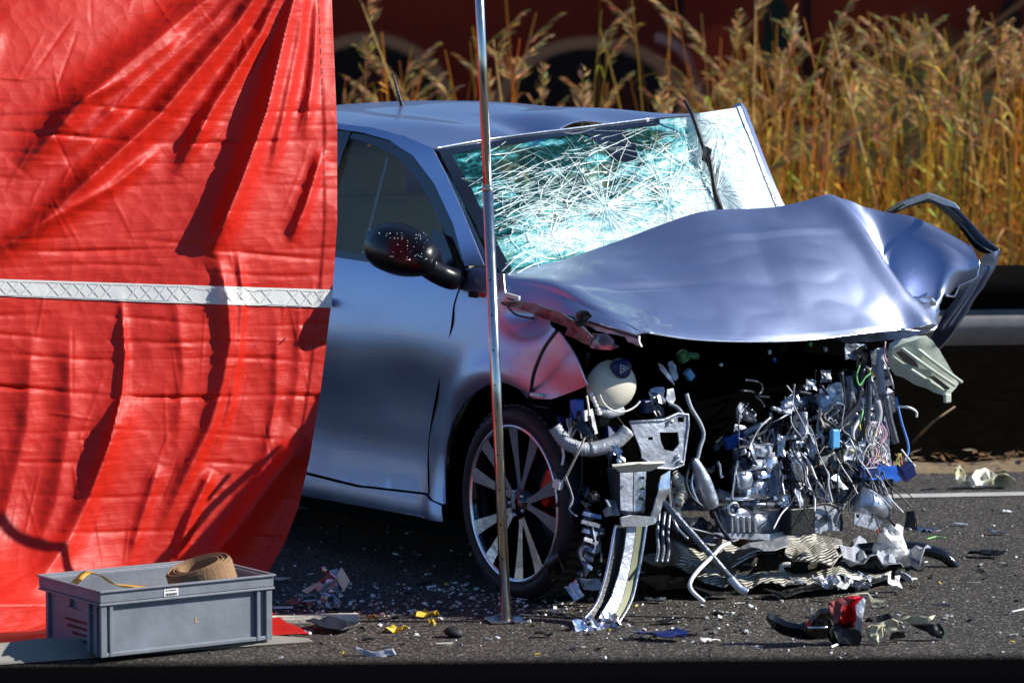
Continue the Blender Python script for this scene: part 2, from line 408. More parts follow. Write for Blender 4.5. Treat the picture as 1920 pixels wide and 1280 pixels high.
# one ground sheet out to the horizon, sunk in a ditch behind the guardrail
prof = [(-900, -.02), (-60, -.02), (.95, -.02), (1.3, -.12), (2.2, -.4), (3.4, -.3), (4.6, .05), (5.3, .16), (6.0, .0), (60, -.05), (900, -.05)]
strip('ground', -900, 900, prof, 'soil')
strip('road', -60, 60, [(-14, 0), (.72, 0), (.74, -.03)], 'asphalt')
v, f = [], []
for k in range(2):
    a0, a1 = (-2.6, -.02) if k == 0 else (.22, 7.)
    n0 = len(v); N = 40
    for i in range(N):
        a = a0 + (a1 - a0) * i / (N - 1)
        for b in (-.052, .052): v.append(rd(a, b + .006 * noise.noise(Vector((a * 6, b * 40, k))), .004))
    for i in range(N - 1): f.append((n0 + 2 * i, n0 + 2 * i + 2, n0 + 2 * i + 3, n0 + 2 * i + 1))
link('road_marking', v, f, 'road_paint', kind='structure')
strip('verge', -12, 12, [(.66, .006), (.76, .02), (.9, .02), (1.02, -.03)], 'dry_litter', na=160, jit=.02)
# dry litter on the verge, uncountable
v, f, tn = [], [], []
for i in range(700):
    a = random.uniform(-2.5, 3); b = random.gauss(.84, .08); p = Vector(rd(a, b, .03 + random.uniform(0, .03))); s = random.uniform(.01, .035); an = random.uniform(0, 6.3)
    d = Vector((math.cos(an), math.sin(an), random.uniform(-.3, .6))) * s; e = Vector((-math.sin(an), math.cos(an), random.uniform(-.3, .3))) * s * .35
    n0 = len(v); v += [p - d, p + e, p + d, p - e]; f.append((n0, n0 + 1, n0 + 2, n0 + 3))
    c = random.choice([(.34, .22, .10), (.22, .12, .05), (.42, .33, .2), (.16, .09, .04)]); tn += [(*c, 1)] * 4
link('leaf_litter', v, f, 'reed', kind='stuff', tone=tn, label='dry brown leaf litter along the verge under the guardrail', cat='litter', smooth=False)

# graffiti wall beyond the reeds
WY = 14.0; WS = (WY + CAMD) / FPX
def wallpt(px, py): return Y(px, py, WY)
x0, x1, z0, z1 = -8., 9., -.1, 2.45; nx, nz_ = 760, 118
X = np.linspace(x0, x1, nx); Z = np.linspace(z0, z1, nz_); XX, ZZ = np.meshgrid(X, Z, indexing='ij')
pxs = 960 + (XX - CAMX) / WS; pys = 640 - FPX * np.tan(np.arctan2(ZZ - CAMH, WY + CAMD) + PITCH)
col = np.zeros((nx, nz_, 3)); col[:] = (.14, .012, .003)
nzv = np.array([[noise.noise(Vector((x * 1.1, z * 1.6, 2.))) for z in Z] for x in X])
nz2 = np.array([[noise.noise(Vector((x * .45 + 5, z * .8, 8.))) for z in Z] for x in X])
def put(mask, c, s=1.):
    global col
    mask = np.clip(mask, 0, 1)[..., None] * s; col = col * (1 - mask) + np.array(c) * mask
def ell(cx, cy, rx, ry): return np.sqrt(((pxs - cx) / rx) ** 2 + ((pys - cy) / ry) ** 2)
put(nzv * 2 - .2, (.09, .012, .004)); put(nz2 * 3 - .5, (.21, .024, .005), .8)
for cx, cy, rx, ry in ((690, 205, 150, 132), (1110, 215, 175, 135)):
    e = ell(cx, cy, rx, ry); put((1 - e) * 12, (.010, .006, .004)); put((.10 - abs(e - 1.0)) * 22 * (pys < cy + 40), (.34, .17, .08))
    e2 = ell(cx + 20, cy + 5, rx * .5, ry * .55); put((1 - e2) * 6, (.06, .012, .006))
put((14 - abs(pxs - 1270)) / 6 * (pys < 60), (.006, .004, .004)); put((12 - abs(pxs - 1510)) / 6 * (pys < 200), (.02, .008, .004))
e = ell(1220, 200, 95, 130); put((.09 - abs(e - 1.0)) * 20 * (pxs > 1230) * (pys < 190), (.36, .20, .16))
put((1 - ell(1455, 55, 28, 70)) * 6, (.010, .022, .012)); put((1 - ell(1440, 100, 22, 30)) * 6, (.012, .03, .014))
put((1 - ell(1720, 250, 190, 190)) * 2.5 + nzv, (.20, .15, .05), .85)
put((1 - ell(1575, 285, 46, 52)) * 8, (.40, .28, .22)); put((1 - ell(1580, 290, 18, 24)) * 8, (.12, .08, .06))
for cx, cy, rx, ry, c in ((1490, 270, 60, 40, (.34, .24, .15)), (1720, 60, 45, 55, (.17, .04, .02)), (1735, 115, 30, 60, (.20, .17, .05)), (1700, 215, 70, 40, (.24, .22, .08)),
        (1760, 300, 80, 70, (.28, .26, .10)), (1640, 320, 60, 40, (.26, .24, .08)), (1565, 355, 24, 22, (.36, .02, .01)), (1650, 370, 55, 30, (.34, .02, .008)), (1740, 330, 40, 40, (.36, .03, .01)),
        (1765, 220, 35, 22, (.34, .02, .008)), (1845, 200, 50, 40, (.26, .25, .10)), (1830, 110, 40, 60, (.26, .09, .03)), (1890, 110, 30, 130, (.012, .008, .006)), (1350, 110, 60, 70, (.28, .03, .008))):
    put((1 - ell(cx, cy, rx, ry)) * 4 + nzv * .5, c)
put((8 - abs((pxs - 1800) * .75 + (pys - 90))) / 6 * (pxs > 1780) * (pys < 90), (.34, .15, .06))
v = [(x, WY + .012 * math.sin(x * 2.1), z) for x in X for z in Z]
f = [(i * nz_ + j, (i + 1) * nz_ + j, (i + 1) * nz_ + j + 1, i * nz_ + j + 1) for i in range(nx - 1) for j in range(nz_ - 1)]
wall = thing('graffiti_wall', 'long concrete wall painted with dark red graffiti behind the reeds', 'wall', (0, WY, -.1))
def wl_(o): o.parent = wall; o.location = (0, -WY, .1); return o
wl_(link('painted_face', v, f, 'wall_paint', wall, tone=np.concatenate([col, np.ones((nx, nz_, 1))], -1).reshape(-1, 4)))
wl_(box('wall_core', ((x0 + x1) / 2, WY + .17, (z0 + z1) / 2), (x1 - x0, .28, z1 - z0), 'concrete', wall))
wl_(box('coping', ((x0 + x1) / 2, WY + .15, z1 + .04), (x1 - x0 + .1, .42, .08), 'concrete', wall))

# reeds
def reed_geo(V_, F_, T_, x, y, z, h, lean, az, plume, rr, w=.006, leaf=3):
    base = Vector((x, y, z)); ld = Vector((math.cos(az), math.sin(az) * .6, 0)) * lean
    tone = rr.choice([(.76, .46, .09), (.60, .34, .06), (.84, .58, .16), (.30, .15, .03), (.66, .40, .07)]); tone = tuple(c * rr.uniform(.65, 1.25) for c in tone)
    def pt(t): return base + Vector((0, 0, h * t)) + ld * h * t * t
    K = 5
    for ang in (0., 1.57):
        n0 = len(V_)
        for k in range(K + 1):
            t = k / K; p = pt(t); ww = w * (1 - .6 * t); d = Vector((math.cos(ang), math.sin(ang), 0)) * ww
            V_.extend([p - d, p + d]); T_.extend([(*tone, 1)] * 2)
        for k in range(K): F_.append((n0 + 2 * k, n0 + 2 * k + 1, n0 + 2 * k + 3, n0 + 2 * k + 2))
    for _ in range(leaf):       # long dry leaves
        t0 = rr.uniform(.15, .85); p = pt(t0); a = rr.uniform(0, 6.28); L = rr.uniform(.2, .5); up = rr.uniform(.2, 1.2); d = Vector((math.cos(a), math.sin(a), up)).normalized()
        sd_ = Vector((-math.sin(a), math.cos(a), 0)) * rr.uniform(.006, .012); n0 = len(V_); tl = tuple(c * rr.uniform(.7, 1.25) for c in tone)
        for k in range(4):
            t = k / 3; q = p + d * L * t - Vector((0, 0, 1)) * L * .7 * t * t; ww = (1 - t) * (.4 + t * 2) if k else .5
            V_.extend([q - sd_ * ww, q + sd_ * ww]); T_.extend([(*tl, 1)] * 2)
        for k in range(3): F_.append((n0 + 2 * k, n0 + 2 * k + 1, n0 + 2 * k + 3, n0 + 2 * k + 2))
    if plume: plume_geo(V_, F_, T_, pt(.86), pt(1.), az, rr)
def plume_geo(V_, F_, T_, a, b, az, rr, L=.24, n=46):
    ax = (b - a).normalized(); droop = Vector((math.cos(az), math.sin(az) * .5, -.25))
    pc = rr.choice([(.55, .37, .16), (.46, .29, .11), (.36, .21, .08)])
    for i in range(n):
        t = rr.random(); p = a + ax * L * t * 1.2 + droop * L * t * t * .6; an = rr.uniform(0, 6.28)
        d = (Vector((math.cos(an), math.sin(an), 0)) * .5 + ax * .7 + droop * (.4 + t)).normalized() * rr.uniform(.05, .12) * (1.1 - .5 * t)
        s = d.cross(Vector((rr.uniform(-1, 1), rr.uniform(-1, 1), .2))).normalized() * rr.uniform(.003, .007); n0 = len(V_); c = tuple(x * rr.uniform(.6, 1.3) for x in pc)
        V_.extend([p - s * .4, p + d * .6 + s, p + d, p + d * .6 - s]); F_.append((n0, n0 + 1, n0 + 2, n0 + 3)); T_.extend([(*c, 1)] * 4)
rr = random.Random(11); Vv, Ff, Tt = [], [], []
for i in range(1500):
    y = rr.uniform(8.3, 12.6); x = rr.uniform(-2.6, 4.2) * (y + 12) / 21
    pxx = 960 + x / (y + 12) * FPX
    dens = .55 if pxx > 1380 else (.22 if pxx > 900 else .18)
    if 1290 < pxx < 1400: dens = .5
    if rr.random() > dens: continue
    hm = 1.72 if pxx > 1380 else (1.66 if pxx < 900 else 1.80)
    h = hm * (rr.uniform(.62, 1.06) if pxx > 1380 else rr.choice([rr.uniform(.5, .8), rr.uniform(.55, .85), rr.uniform(.8, 1.08)])); reed_geo(Vv, Ff, Tt, x, y, -.05, h, rr.uniform(.02, .16), rr.choice([0.3, 2.8, 1.5, -.5, 3.5]), rr.random() < .6, rr, w=rr.uniform(.004, .0085), leaf=rr.randint(2, 4))
for i in range(2600):           # low tangle of broken stalks
    y = rr.uniform(8.4, 12.5); x = rr.uniform(-2.6, 4.2) * (y + 12) / 21
    reed_geo(Vv, Ff, Tt, x, y, -.05, rr.uniform(.4, .95) * (1 if 960 + x / (y + 12) * FPX > 1380 else .85), rr.uniform(.1, .7), rr.uniform(0, 6.28), False, rr, w=rr.uniform(.004, .008), leaf=2)
for i in range(1500):           # and on past both sides of the view
    y = rr.uniform(8.3, 12.4); x = (rr.uniform(4.1, 9.) if i % 3 else rr.uniform(-5.5, -2.5)) * (y + 12) / 21; t_ = i % 2
    reed_geo(Vv, Ff, Tt, x, y, -.05, rr.uniform(.9, 1.75) if t_ else rr.uniform(.4, .9), rr.uniform(.02, .2) if t_ else rr.uniform(.1, .7), rr.uniform(0, 6.28), t_ and rr.random() < .6, rr, w=rr.uniform(.004, .008), leaf=3)
for i in range(800):           # the bed goes on left, unseen; added to warm the door's reflection
    y = rr.uniform(8.3, 11.5); x = rr.uniform(-28, -3.2)
    reed_geo(Vv, Ff, Tt, x, y, -.05, rr.uniform(.8, 1.9), rr.uniform(.02, .3), rr.uniform(0, 6.28), rr.random() < .3, rr, w=rr.uniform(.012, .02), leaf=3)
link('reed_bed', Vv, Ff, 'reed', kind='stuff', tone=Tt, label='bed of dry golden reeds behind the guardrail', cat='reeds', smooth=False)
# a few tall reeds that stand out singly
for (bx, by, tx, ty, yy, lab) in ((770, 260, 672, -10, 9.0, 'slender leaning reed above the car roof beside the red sheet'),
        (1660, 470, 1555, 40, 8.7, 'tall leaning reed rising behind the rear edge of the hood'), (1405, 330, 1418, -40, 8.7, 'straight tall reed right of the windscreen corner'),
        (950, 300, 925, 75, 8.8, 'upright reed just right of the steel pole'), (1840, 420, 1795, 110, 8.8, 'reed with drooping plume above the bent fender')):
    t = Vector(Y(tx, ty, yy)); b = Vector(Y(bx, by, yy)); dd = (b - t); b = t + dd * ((t.z + .05) / max(.05, -dd.z))
    r0 = thing('reed', lab, 'reed', tuple(b)); L = t - b
    tube('stem', [(0, 0, 0), L * .5 + Vector((.01, 0, 0)), L], [.008, .006, .003], 'reed', r0, seg=6)
    o = r0.children[0]; at = o.data.color_attributes.new('tone', 'FLOAT_COLOR', 'POINT'); at.data.foreach_set('color', np.tile([.66, .44, .15, 1], len(o.data.vertices)).astype(np.float32))
    a_, b_, c_ = [], [], []; plume_geo(a_, b_, c_, L * .9, L, .3, rr, .3, 60); link('plume', a_, b_, 'reed', r0, tone=c_, smooth=False)

# guardrail behind the wreck (W-beam on posts)
M('rail_shade', (.004, .004, .004), .9, var=.4, spec=.03)
gr = thing('guardrail', 'steel W-beam guardrail behind the wreck, shaded and lit lobes coloured in', 'guardrail', rd(0, 1.2, 0), RA)
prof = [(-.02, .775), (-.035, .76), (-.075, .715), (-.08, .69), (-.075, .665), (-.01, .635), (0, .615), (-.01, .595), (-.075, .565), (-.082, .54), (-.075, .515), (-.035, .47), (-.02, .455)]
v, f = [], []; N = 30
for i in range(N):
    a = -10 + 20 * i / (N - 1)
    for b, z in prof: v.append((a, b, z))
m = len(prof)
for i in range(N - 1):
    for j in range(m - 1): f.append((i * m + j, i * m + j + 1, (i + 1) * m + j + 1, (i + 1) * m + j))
link('beam', v, f, None, gr, solid=.004, mats=['rail_shade', 'rail_lit'], fm=[0 if j < 7 else 1 for i in range(N - 1) for j in range(m - 1)])  # shade coloured into the upper lobe, light into the lower one
for i in range(11):
    a = -9.75 + i * 2.0
    link('post', *joinm([boxmesh((a, .05, .22), (.1, .05, 1.1)), boxmesh((a - .05, .08, .22), (.006, .1, 1.1))]), 'rail_shade', gr, smooth=False)
    box('bolt_head', (a, -.012, .615), (.03, .02, .03), 'rail_shade', gr)
# black barrier in the foreground, nearer the camera
bz = Y(960, 1233, -6.)[2]; ba = math.atan2(Y(1900, 1221, -6)[0] * 0 + .045, 1)
br = thing('concrete_barrier', 'black barrier across the bottom of the picture, nearest the camera', 'barrier', (CAMX, -6.1, 0), .05)
v, f = [], []; prof = [(-.3, 0), (-.3, .1), (-.14, .32), (-.1, bz - .02), (-.085, bz), (.085, bz), (.1, bz - .02), (.14, .32), (.3, .1), (.3, 0)]
for a in np.linspace(-6, 6, 13):
    for b, z in prof: v.append((a, b, z))
m = len(prof)
for i in range(12):
    for j in range(m - 1): f.append((i * m + j, i * m + j + 1, (i + 1) * m + j + 1, (i + 1) * m + j))
link('barrier_wall', v, f, 'barrier_black', br, smooth=False)

# ================================================================== RED SHEET, POLE, CRATE
TA = R(25); TN = Vector((math.sin(TA), -math.cos(TA), .10)).normalized(); TC = TN.dot(Vector((-.59, .2, .9)))
EDGE = [(-140, 618), (0, 622), (240, 632), (420, 632), (560, 622), (740, 600), (860, 580), (950, 560), (1020, 532), (1068, 505), (1110, 470), (1150, 400)]
def edge(py): return np.interp(py, [e[0] for e in EDGE], [e[1] for e in EDGE])
ridges = []     # polyline, width px, height m
def rg(w, h, *p): ridges.append((p, w, h))
# folds pulled from the fixing at the upper right
rg(30, .085, (560, -140), (330, 45), (160, 185), (40, 320)); rg(24, .05, (565, -140), (400, 40), (250, 170), (120, 290)); rg(26, .095, (572, -140), (445, 45), (300, 215), (185, 320), (20, 470))
rg(20, .06, (580, -140), (490, 60), (400, 200), (330, 330)); rg(24, .085, (588, -140), (535, 60), (500, 210), (455, 335), (420, 420), (392, 480)); rg(14, .035, (590, -140), (560, 80), (530, 230), (505, 330))
rg(14, .03, (600, -140), (590, 110), (572, 260)); rg(12, .03, (606, 280), (575, 380), (545, 455)); rg(18, .03, (0, 60), (-60, 160), (-150, 250)); rg(16, .03, (345, 60), (230, 150), (100, 215)); rg(14, .03, (300, 280), (210, 350), (60, 430), (-60, 500))
rg(18, .036, (405, 470), (428, 560), (432, 640), (418, 720), (395, 800), (345, 900), (300, 1000)); rg(8, .014, (445, 470), (455, 540), (450, 640), (432, 760), (400, 860)); rg(16, .010, (330, 560), (345, 700), (330, 860))
rg(8, .018, (228, 560), (234, 660), (228, 740), (205, 830), (160, 950)); rg(28, .045, (245, 740), (195, 870), (130, 1010), (60, 1110)); rg(24, .016, (130, 600), (132, 780), (105, 940), (60, 1060)); rg(22, .016, (60, 620), (50, 800), (10, 960), (-40, 1080))
rg(28, .07, (575, 820), (515, 895), (455, 975), (380, 1070)); rg(12, .010, (520, 590), (518, 740), (500, 850), (470, 930)); rg(14, .018, (300, 870), (270, 960), (240, 1060)); rg(12, .008, (560, 590), (560, 700), (545, 800)); rg(14, .03, (400, 880), (360, 960), (330, 1050))
rgr = random.Random(5)
for i in range(150):        # thin creases
    x = rgr.uniform(-140, 620); y = rgr.uniform(-80, 1090); L = rgr.uniform(40, 190); a = rgr.choice([rgr.gauss(2.25, .18), rgr.gauss(2.25, .2), rgr.gauss(0, .08), rgr.gauss(1.75, .15), rgr.gauss(1.1, .3)]) if y < 480 else rgr.choice([rgr.gauss(1.75, .2), rgr.gauss(0, .07), rgr.gauss(1.5, .2), rgr.gauss(2.1, .3)])
    rg(rgr.uniform(1.8, 3.4), rgr.uniform(.0010, .0026) * rgr.choice([1, 1, -1]), (x, y), (x + L * math.cos(a), y + L * math.sin(a)))
creases = [(205, .004), (222, .003), (262, .007), (300, .002), (345, .002), (395, .002), (455, .003), (472, .006), (505, .003), (600, .003), (640, .003), (672, .004), (740, .009), (812, .003), (868, .003), (930, .003), (1000, .004)]
def tarp_disp(PX, PY):
    D_ = np.zeros_like(PX)
    for p, w, h in ridges:
        best = np.full_like(PX, 1e9); tt = np.zeros_like(PX); n = len(p) - 1
        for i in range(n):
            ax, ay = p[i]; bx, by = p[i + 1]; dx, dy = bx - ax, by - ay; L2 = dx * dx + dy * dy
            t = np.clip(((PX - ax) * dx + (PY - ay) * dy) / L2, 0, 1); d = (PX - ax - t * dx) ** 2 + (PY - ay - t * dy) ** 2
            m_ = d < best; best = np.where(m_, d, best); tt = np.where(m_, (i + t) / n, tt)
        fade = np.minimum(1, np.minimum(tt * 6 + .15, (1 - tt) * 4 + .1))
        dd_ = np.sqrt(best) / w; D_ += h * (1 / (1 + dd_ ** 2.2)) * np.exp(-dd_ * .35) * fade
    for y, h in creases:
        yy = y + 6 * np.sin(PX * .011 + y) - .03 * (300 - PX)
        D_ -= h * np.exp(-((PY - yy) / 4.5) ** 2) * (.6 + .4 * np.sin(PX * .02 + y * 1.7))
    D_ += .012 * np.sin(PX * .012 + PY * .006) - .22 * np.clip((520 - PY) / 600, 0, 1.3) ** 1.6 + .05 * ((PY - 500) / 600) ** 2 * (PY > 500)
    k = np.clip((PX - (np.interp(PY, [e[0] for e in EDGE], [e[1] for e in EDGE]) - 26)) / 5, 0, 1)
    D_ += .004 * k + .006 * np.clip((PX - 540) / 90, 0, 1) * np.sin(PY * .035)
    # the foot of the sheet sweeps forward at the left
    D_ += .20 * np.clip((PY - 930) / 170, 0, 1.2) ** 2 * np.clip((260 - PX) / 300, 0, 1)
    return D_
def tarp_pts(PX, PY, off=0.):
    D_ = tarp_disp(PX, PY) + off; sh = PX.shape
    return [Vector(w) for w in hitv(PX.ravel(), PY.ravel(), TN, TC + D_.ravel())]
ny, nx = 520, 330
PYg = np.linspace(-140, 1215, ny); S = np.linspace(0, 1, nx)
PY2 = np.repeat(PYg[:, None], nx, 1); PX2 = -260 + (edge(PYg)[:, None] + 260) * S[None, :]
pts = tarp_pts(PX2, PY2); pts = [Vector((p.x, p.y, max(p.z, .012))) for p in pts]
f = [(i * nx + j, i * nx + j + 1, (i + 1) * nx + j + 1, (i + 1) * nx + j) for i in range(ny - 1) for j in range(nx - 1)]
tarp = thing('privacy_screen', 'red plastic sheet hung as a screen at the left, with a white reflective band', 'screen', (0, 0, 0))
link('sheet', pts, f, 'red_tarp', tarp, solid=.0015)
# reflective band with stitched crosses
def band_pts(y0, y1, x0, x1, nxx, nyy, off):
    SX = np.linspace(x0, x1, nxx); tt = np.linspace(0, 1, nyy)
    PXb = np.repeat(SX[None, :], nyy, 0); top = np.interp(SX, [-260, 0, 300, 622], [y0[0] - 8, y0[0], y0[1], y0[2]]); bot = np.interp(SX, [-260, 0, 300, 622], [y1[0] - 8, y1[0], y1[1], y1[2]])
    PYb = top[None, :] * (1 - tt[:, None]) + bot[None, :] * tt[:, None]
    return tarp_pts(PXb, PYb, off), [(i * nxx + j, i * nxx + j + 1, (i + 1) * nxx + j + 1, (i + 1) * nxx + j) for i in range(nyy - 1) for j in range(nxx - 1)]
M('reflective', (.66, .67, .64), .38, var=.12, scale=10, bump=.1)
bp_, bf = band_pts((523, 533, 543), (555, 567, 577), -260, 622, 150, 9, .004)
bd = link('reflective_band', bp_, bf, 'reflective', tarp, solid=.001)
M('stitch', (.62, .63, .60), .6)
cv, cf = [], []
def tline(x0, y0, x1, y1, w=1.1, off=.0062):
    n = 7; A = np.linspace(0, 1, n); PXa = x0 + (x1 - x0) * A; PYa = y0 + (y1 - y0) * A; L = math.hypot(x1 - x0, y1 - y0); ox, oy = -(y1 - y0) / L * w, (x1 - x0) / L * w
    a = tarp_pts(PXa + ox, PYa + oy, off); b = tarp_pts(PXa - ox, PYa - oy, off); n0 = len(cv); cv.extend(a + b)
    for i in range(n - 1): cf.append((n0 + i, n0 + i + 1, n0 + n + i + 1, n0 + n + i))
for i in range(27):
    x = -60 + i * 25; yt = np.interp(x, [0, 300, 622], [527, 537, 547]); yb = np.interp(x, [0, 300, 622], [551, 563, 573])
    if i % 6 == 5 or x > 590: continue
    tline(x, yt, x + 22, yb); tline(x + 22, yt, x, yb)
for a, b in ((526, 546), (552, 574)): tline(-100, a - 3, 300, np.interp(300, [0, 622], [a, b]) , .7); tline(300, np.interp(300, [0, 622], [a, b]), 616, b, .7)
link('stitching', cv, cf, 'stitch', bd)
cv, cf = [], []
for k in range(60):
    y = -100 + k * 19.; x = float(edge(y)) - 24; x2 = float(edge(y + 12)) - 24; tline(x, y, x2, y + 12, .8, .0035)
M('thread', (.22, .02, .015), .7)
link('hem_stitching', cv, cf, 'thread', tarp)
# rail and posts that carry the sheet, above and behind it
top = tarp_pts(np.array([-260., 610.]), np.array([-138., -138.]))
dirt = (top[1] - top[0]).normalized()
tube('top_rail', [top[0] - dirt * .2, top[1] + dirt * .03], .016, 'galvanised', tarp, sub=1)
for q in (top[0] - dirt * .1, top[0] + dirt * .55):
    b = Vector((q.x, q.y, 0)) - TN * .30; b.z = 0; tube('rear_post', [b, q], .016, 'galvanised', tarp, sub=1)
# ground flap with a pale hem, weighed down by the crate
FL0, FL1 = Vector(G(-260, 1262)), Vector(G(578, 1200))
gv, gf = [], []; nA, nB = 60, 16
for i in range(nA):
    s = i / (nA - 1); fr = FL0.lerp(FL1, s); bk = Vector(hit(-260 + 720 * s, 1105, TN, TC)); bk.z = 0
    for j in range(nB):
        t = j / (nB - 1); p = fr.lerp(bk, t * .92); p.z = .008 + .008 * (1 + noise.noise(p * 7)) + (.028 * max(0, 1 - t * 9) * (1 - s ** 6)); gv.append(p)
for i in range(nA - 1):
    for j in range(nB - 1): gf.append((i * nB + j, (i + 1) * nB + j, (i + 1) * nB + j + 1, i * nB + j + 1))
link('ground_flap', gv, gf, 'red_tarp', tarp, solid=.002)
gv, gf = [], []
hd_ = (FL1 - FL0).normalized(); hn = Vector((hd_.y, -hd_.x, 0))
for i in range(nA):
    s = i / (nA - 1); fr = FL0.lerp(FL1, s) + hn * .012; hgt = (.055 + .008 * noise.noise(Vector((s * 9, 0, 0)))) * min(1, (1 - s) * 3.2 + .06)
    for z, o in ((.004, .03), (.5, .008), (1., -.014)): gv.append((fr.x + hn.x * o, fr.y + hn.y * o, .003 + hgt * z))
for i in range(nA - 1):
    for j in range(2): gf.append((i * 3 + j, (i + 1) * 3 + j, (i + 1) * 3 + j + 1, i * 3 + j + 1))
link('pale_hem', gv, gf, 'hem_grey', tarp, solid=.003)

# upright steel pole on a foot plate
pb = Vector(G(949, 1165)); pt_ = Vector(Y(898, -30, pb.y)); pl = thing('support_pole', 'shiny telescopic steel pole standing on a small foot plate before the wreck', 'pole', tuple(pb))
L = pt_ - pb; k = 1.30 / L.z
tube('lower_tube', [(0, 0, .006), L * k], .0158, 'galvanised', pl, seg=20, sub=1)
tube('upper_tube', [L * (k - .05), L * 1.12], .0136, 'galvanised', pl, seg=20, sub=1)
tube('collar', [L * (k - .003), L * (k + .003)], .0162, 'galvanised', pl, seg=20, sub=1)
box('foot_plate', (.0, 0, .005), (.115, .09, .008), 'galvanised', pl, rot=(0, .02, .25))
for i in range(9):
    p = L * (.1 + i * .055); tube('pin_hole', [p + Vector((-.004, -.0150, 0)), p + Vector((-.004, -.0163, 0))], .0028, 'black_matt', pl, seg=8, sub=1)

# grey stacking crate with straps
ch = .205; A_ = Vector(G(188, 1110, ch)); B_ = Vector(G(513, 1078, ch)); cd = (B_ - A_); cd.z = 0; ca = math.atan2(cd.y, cd.x); CL = cd.length; CW = CL * .66
cb = thing('storage_crate', 'grey plastic stacking crate standing on the red sheet, straps inside', 'crate', (A_.x, A_.y, .018), ca)
H_ = ch - .018; w_ = .006
def cbx(name, x0, x1, y0, y1, z0, z1, mat='crate_grey', par=cb, bv=.002): return box(name, ((x0 + x1) / 2, (y0 + y1) / 2, (z0 + z1) / 2), (x1 - x0, y1 - y0, z1 - z0), mat, par, bevel=bv)
i_ = .014
cbx('front_wall', i_, CL - i_, i_, i_ + w_, .0, H_ - .03); cbx('back_wall', i_, CL - i_, CW - i_ - w_, CW - i_, 0, H_ - .004)
hw = CW / 2
link('end_wall', *joinm([boxmesh((i_ + w_ / 2, hw, (H_ * .62) / 2), (w_, CW - 2 * i_ - .0122, H_ * .62)), boxmesh((i_ + w_ / 2, hw * .5, H_ * .73), (w_, hw - .05, H_ * .20)), boxmesh((i_ + w_ / 2, hw * 1.5, H_ * .73), (w_, hw - .05, H_ * .20))]), 'crate_grey', cb, smooth=False)
cbx('handle_recess', i_ + w_ + .006, i_ + w_ + .010, hw - .06, hw + .06, H_ * .55, H_ - .034)
cbx('end_wall', CL - i_ - w_, CL - i_, i_ + w_ + .0001, CW - i_ - w_ - .0001, 0, H_ - .004); cbx('floor', i_ + w_, CL - i_ - w_, i_ + w_, CW - i_ - w_, .003, .009)
rim = link('rim', *joinm([boxmesh((CL / 2, .008, H_ - .016), (CL, .016, .032)), boxmesh((CL / 2, CW - .008, H_ - .016), (CL, .016, .032)), boxmesh((.008, CW / 2, H_ - .0165), (.016, CW - .0322, .031)), boxmesh((CL - .008, CW / 2, H_ - .0165), (.016, CW - .0322, .031))]), 'crate_grey', cb, smooth=False, bevel=.002)
link('rim_lip', *joinm([boxmesh((CL / 2, -.001, H_ + .001), (CL + .008, .012, .006)), boxmesh((CL / 2, CW + .001, H_ + .001), (CL + .008, .012, .006)), boxmesh((0, CW / 2, H_ + .001), (.012, CW - .0105, .0058)), boxmesh((CL, CW / 2, H_ + .001), (.012, CW - .0105, .0058))]), 'crate_grey', rim, smooth=False, bevel=.0015)
cbx('ledge', -.003, CL + .003, -.003, .011, H_ - .040, H_ - .033); cbx('ledge', -.003, .011, .0112, CW, H_ - .0398, H_ - .0332)
for x in (.002, .030, CL - .055, CL - .024): cbx('rib', x, x + (.012 if .02 < x < CL - .03 else .020), .002, i_ - .0005, 0, H_ - .041)
for y in (.03, .075, CW - .05): cbx('rib', .003, i_ - .0005, y, y + .012, 0, H_ - .041)
cbx('base_skirt', .004, CL - .004, .004, i_ + .002, -.0, .012)
lb = cbx('label', CL * .36, CL * .36 + .046, -.0016, -.0003, H_ - .030, H_ - .009, 'label_white', bv=.0001)
lv = []
for i in range(11): lv.append(boxmesh((CL * .36 + .006 + i * .0034, -.0021, H_ - .0245), (.0018 if i % 3 else .0011, .0006, .007)))
lv.append(boxmesh((CL * .36 + .008, -.0021, H_ - .0135), (.004, .0006, .004)))
for i in range(8): lv.append(boxmesh((CL * .36 + .015 + i * .0033, -.0021, H_ - .0135), (.0024, .0006, .0028)))
link('printing', *joinm(lv), 'ink', lb, smooth=False)
mkx = CL * .555
link('mark', *joinm([boxmesh((mkx, i_ - .0008, H_ * .42), (.003, .0012, .016)), boxmesh((mkx + .004, i_ - .0008, H_ * .385), (.006, .0012, .003))]), 'crate_mark', cb, smooth=False)
for k in range(4):
    link('end_lettering', *joinm([boxmesh((i_ - .0008, .09 + j * .011 + (k % 2) * .006, H_ * .44 - k * .018), (.0012, .007, .008)) for j in range(14 - 2 * k)]), 'black_plastic', cb, smooth=False)
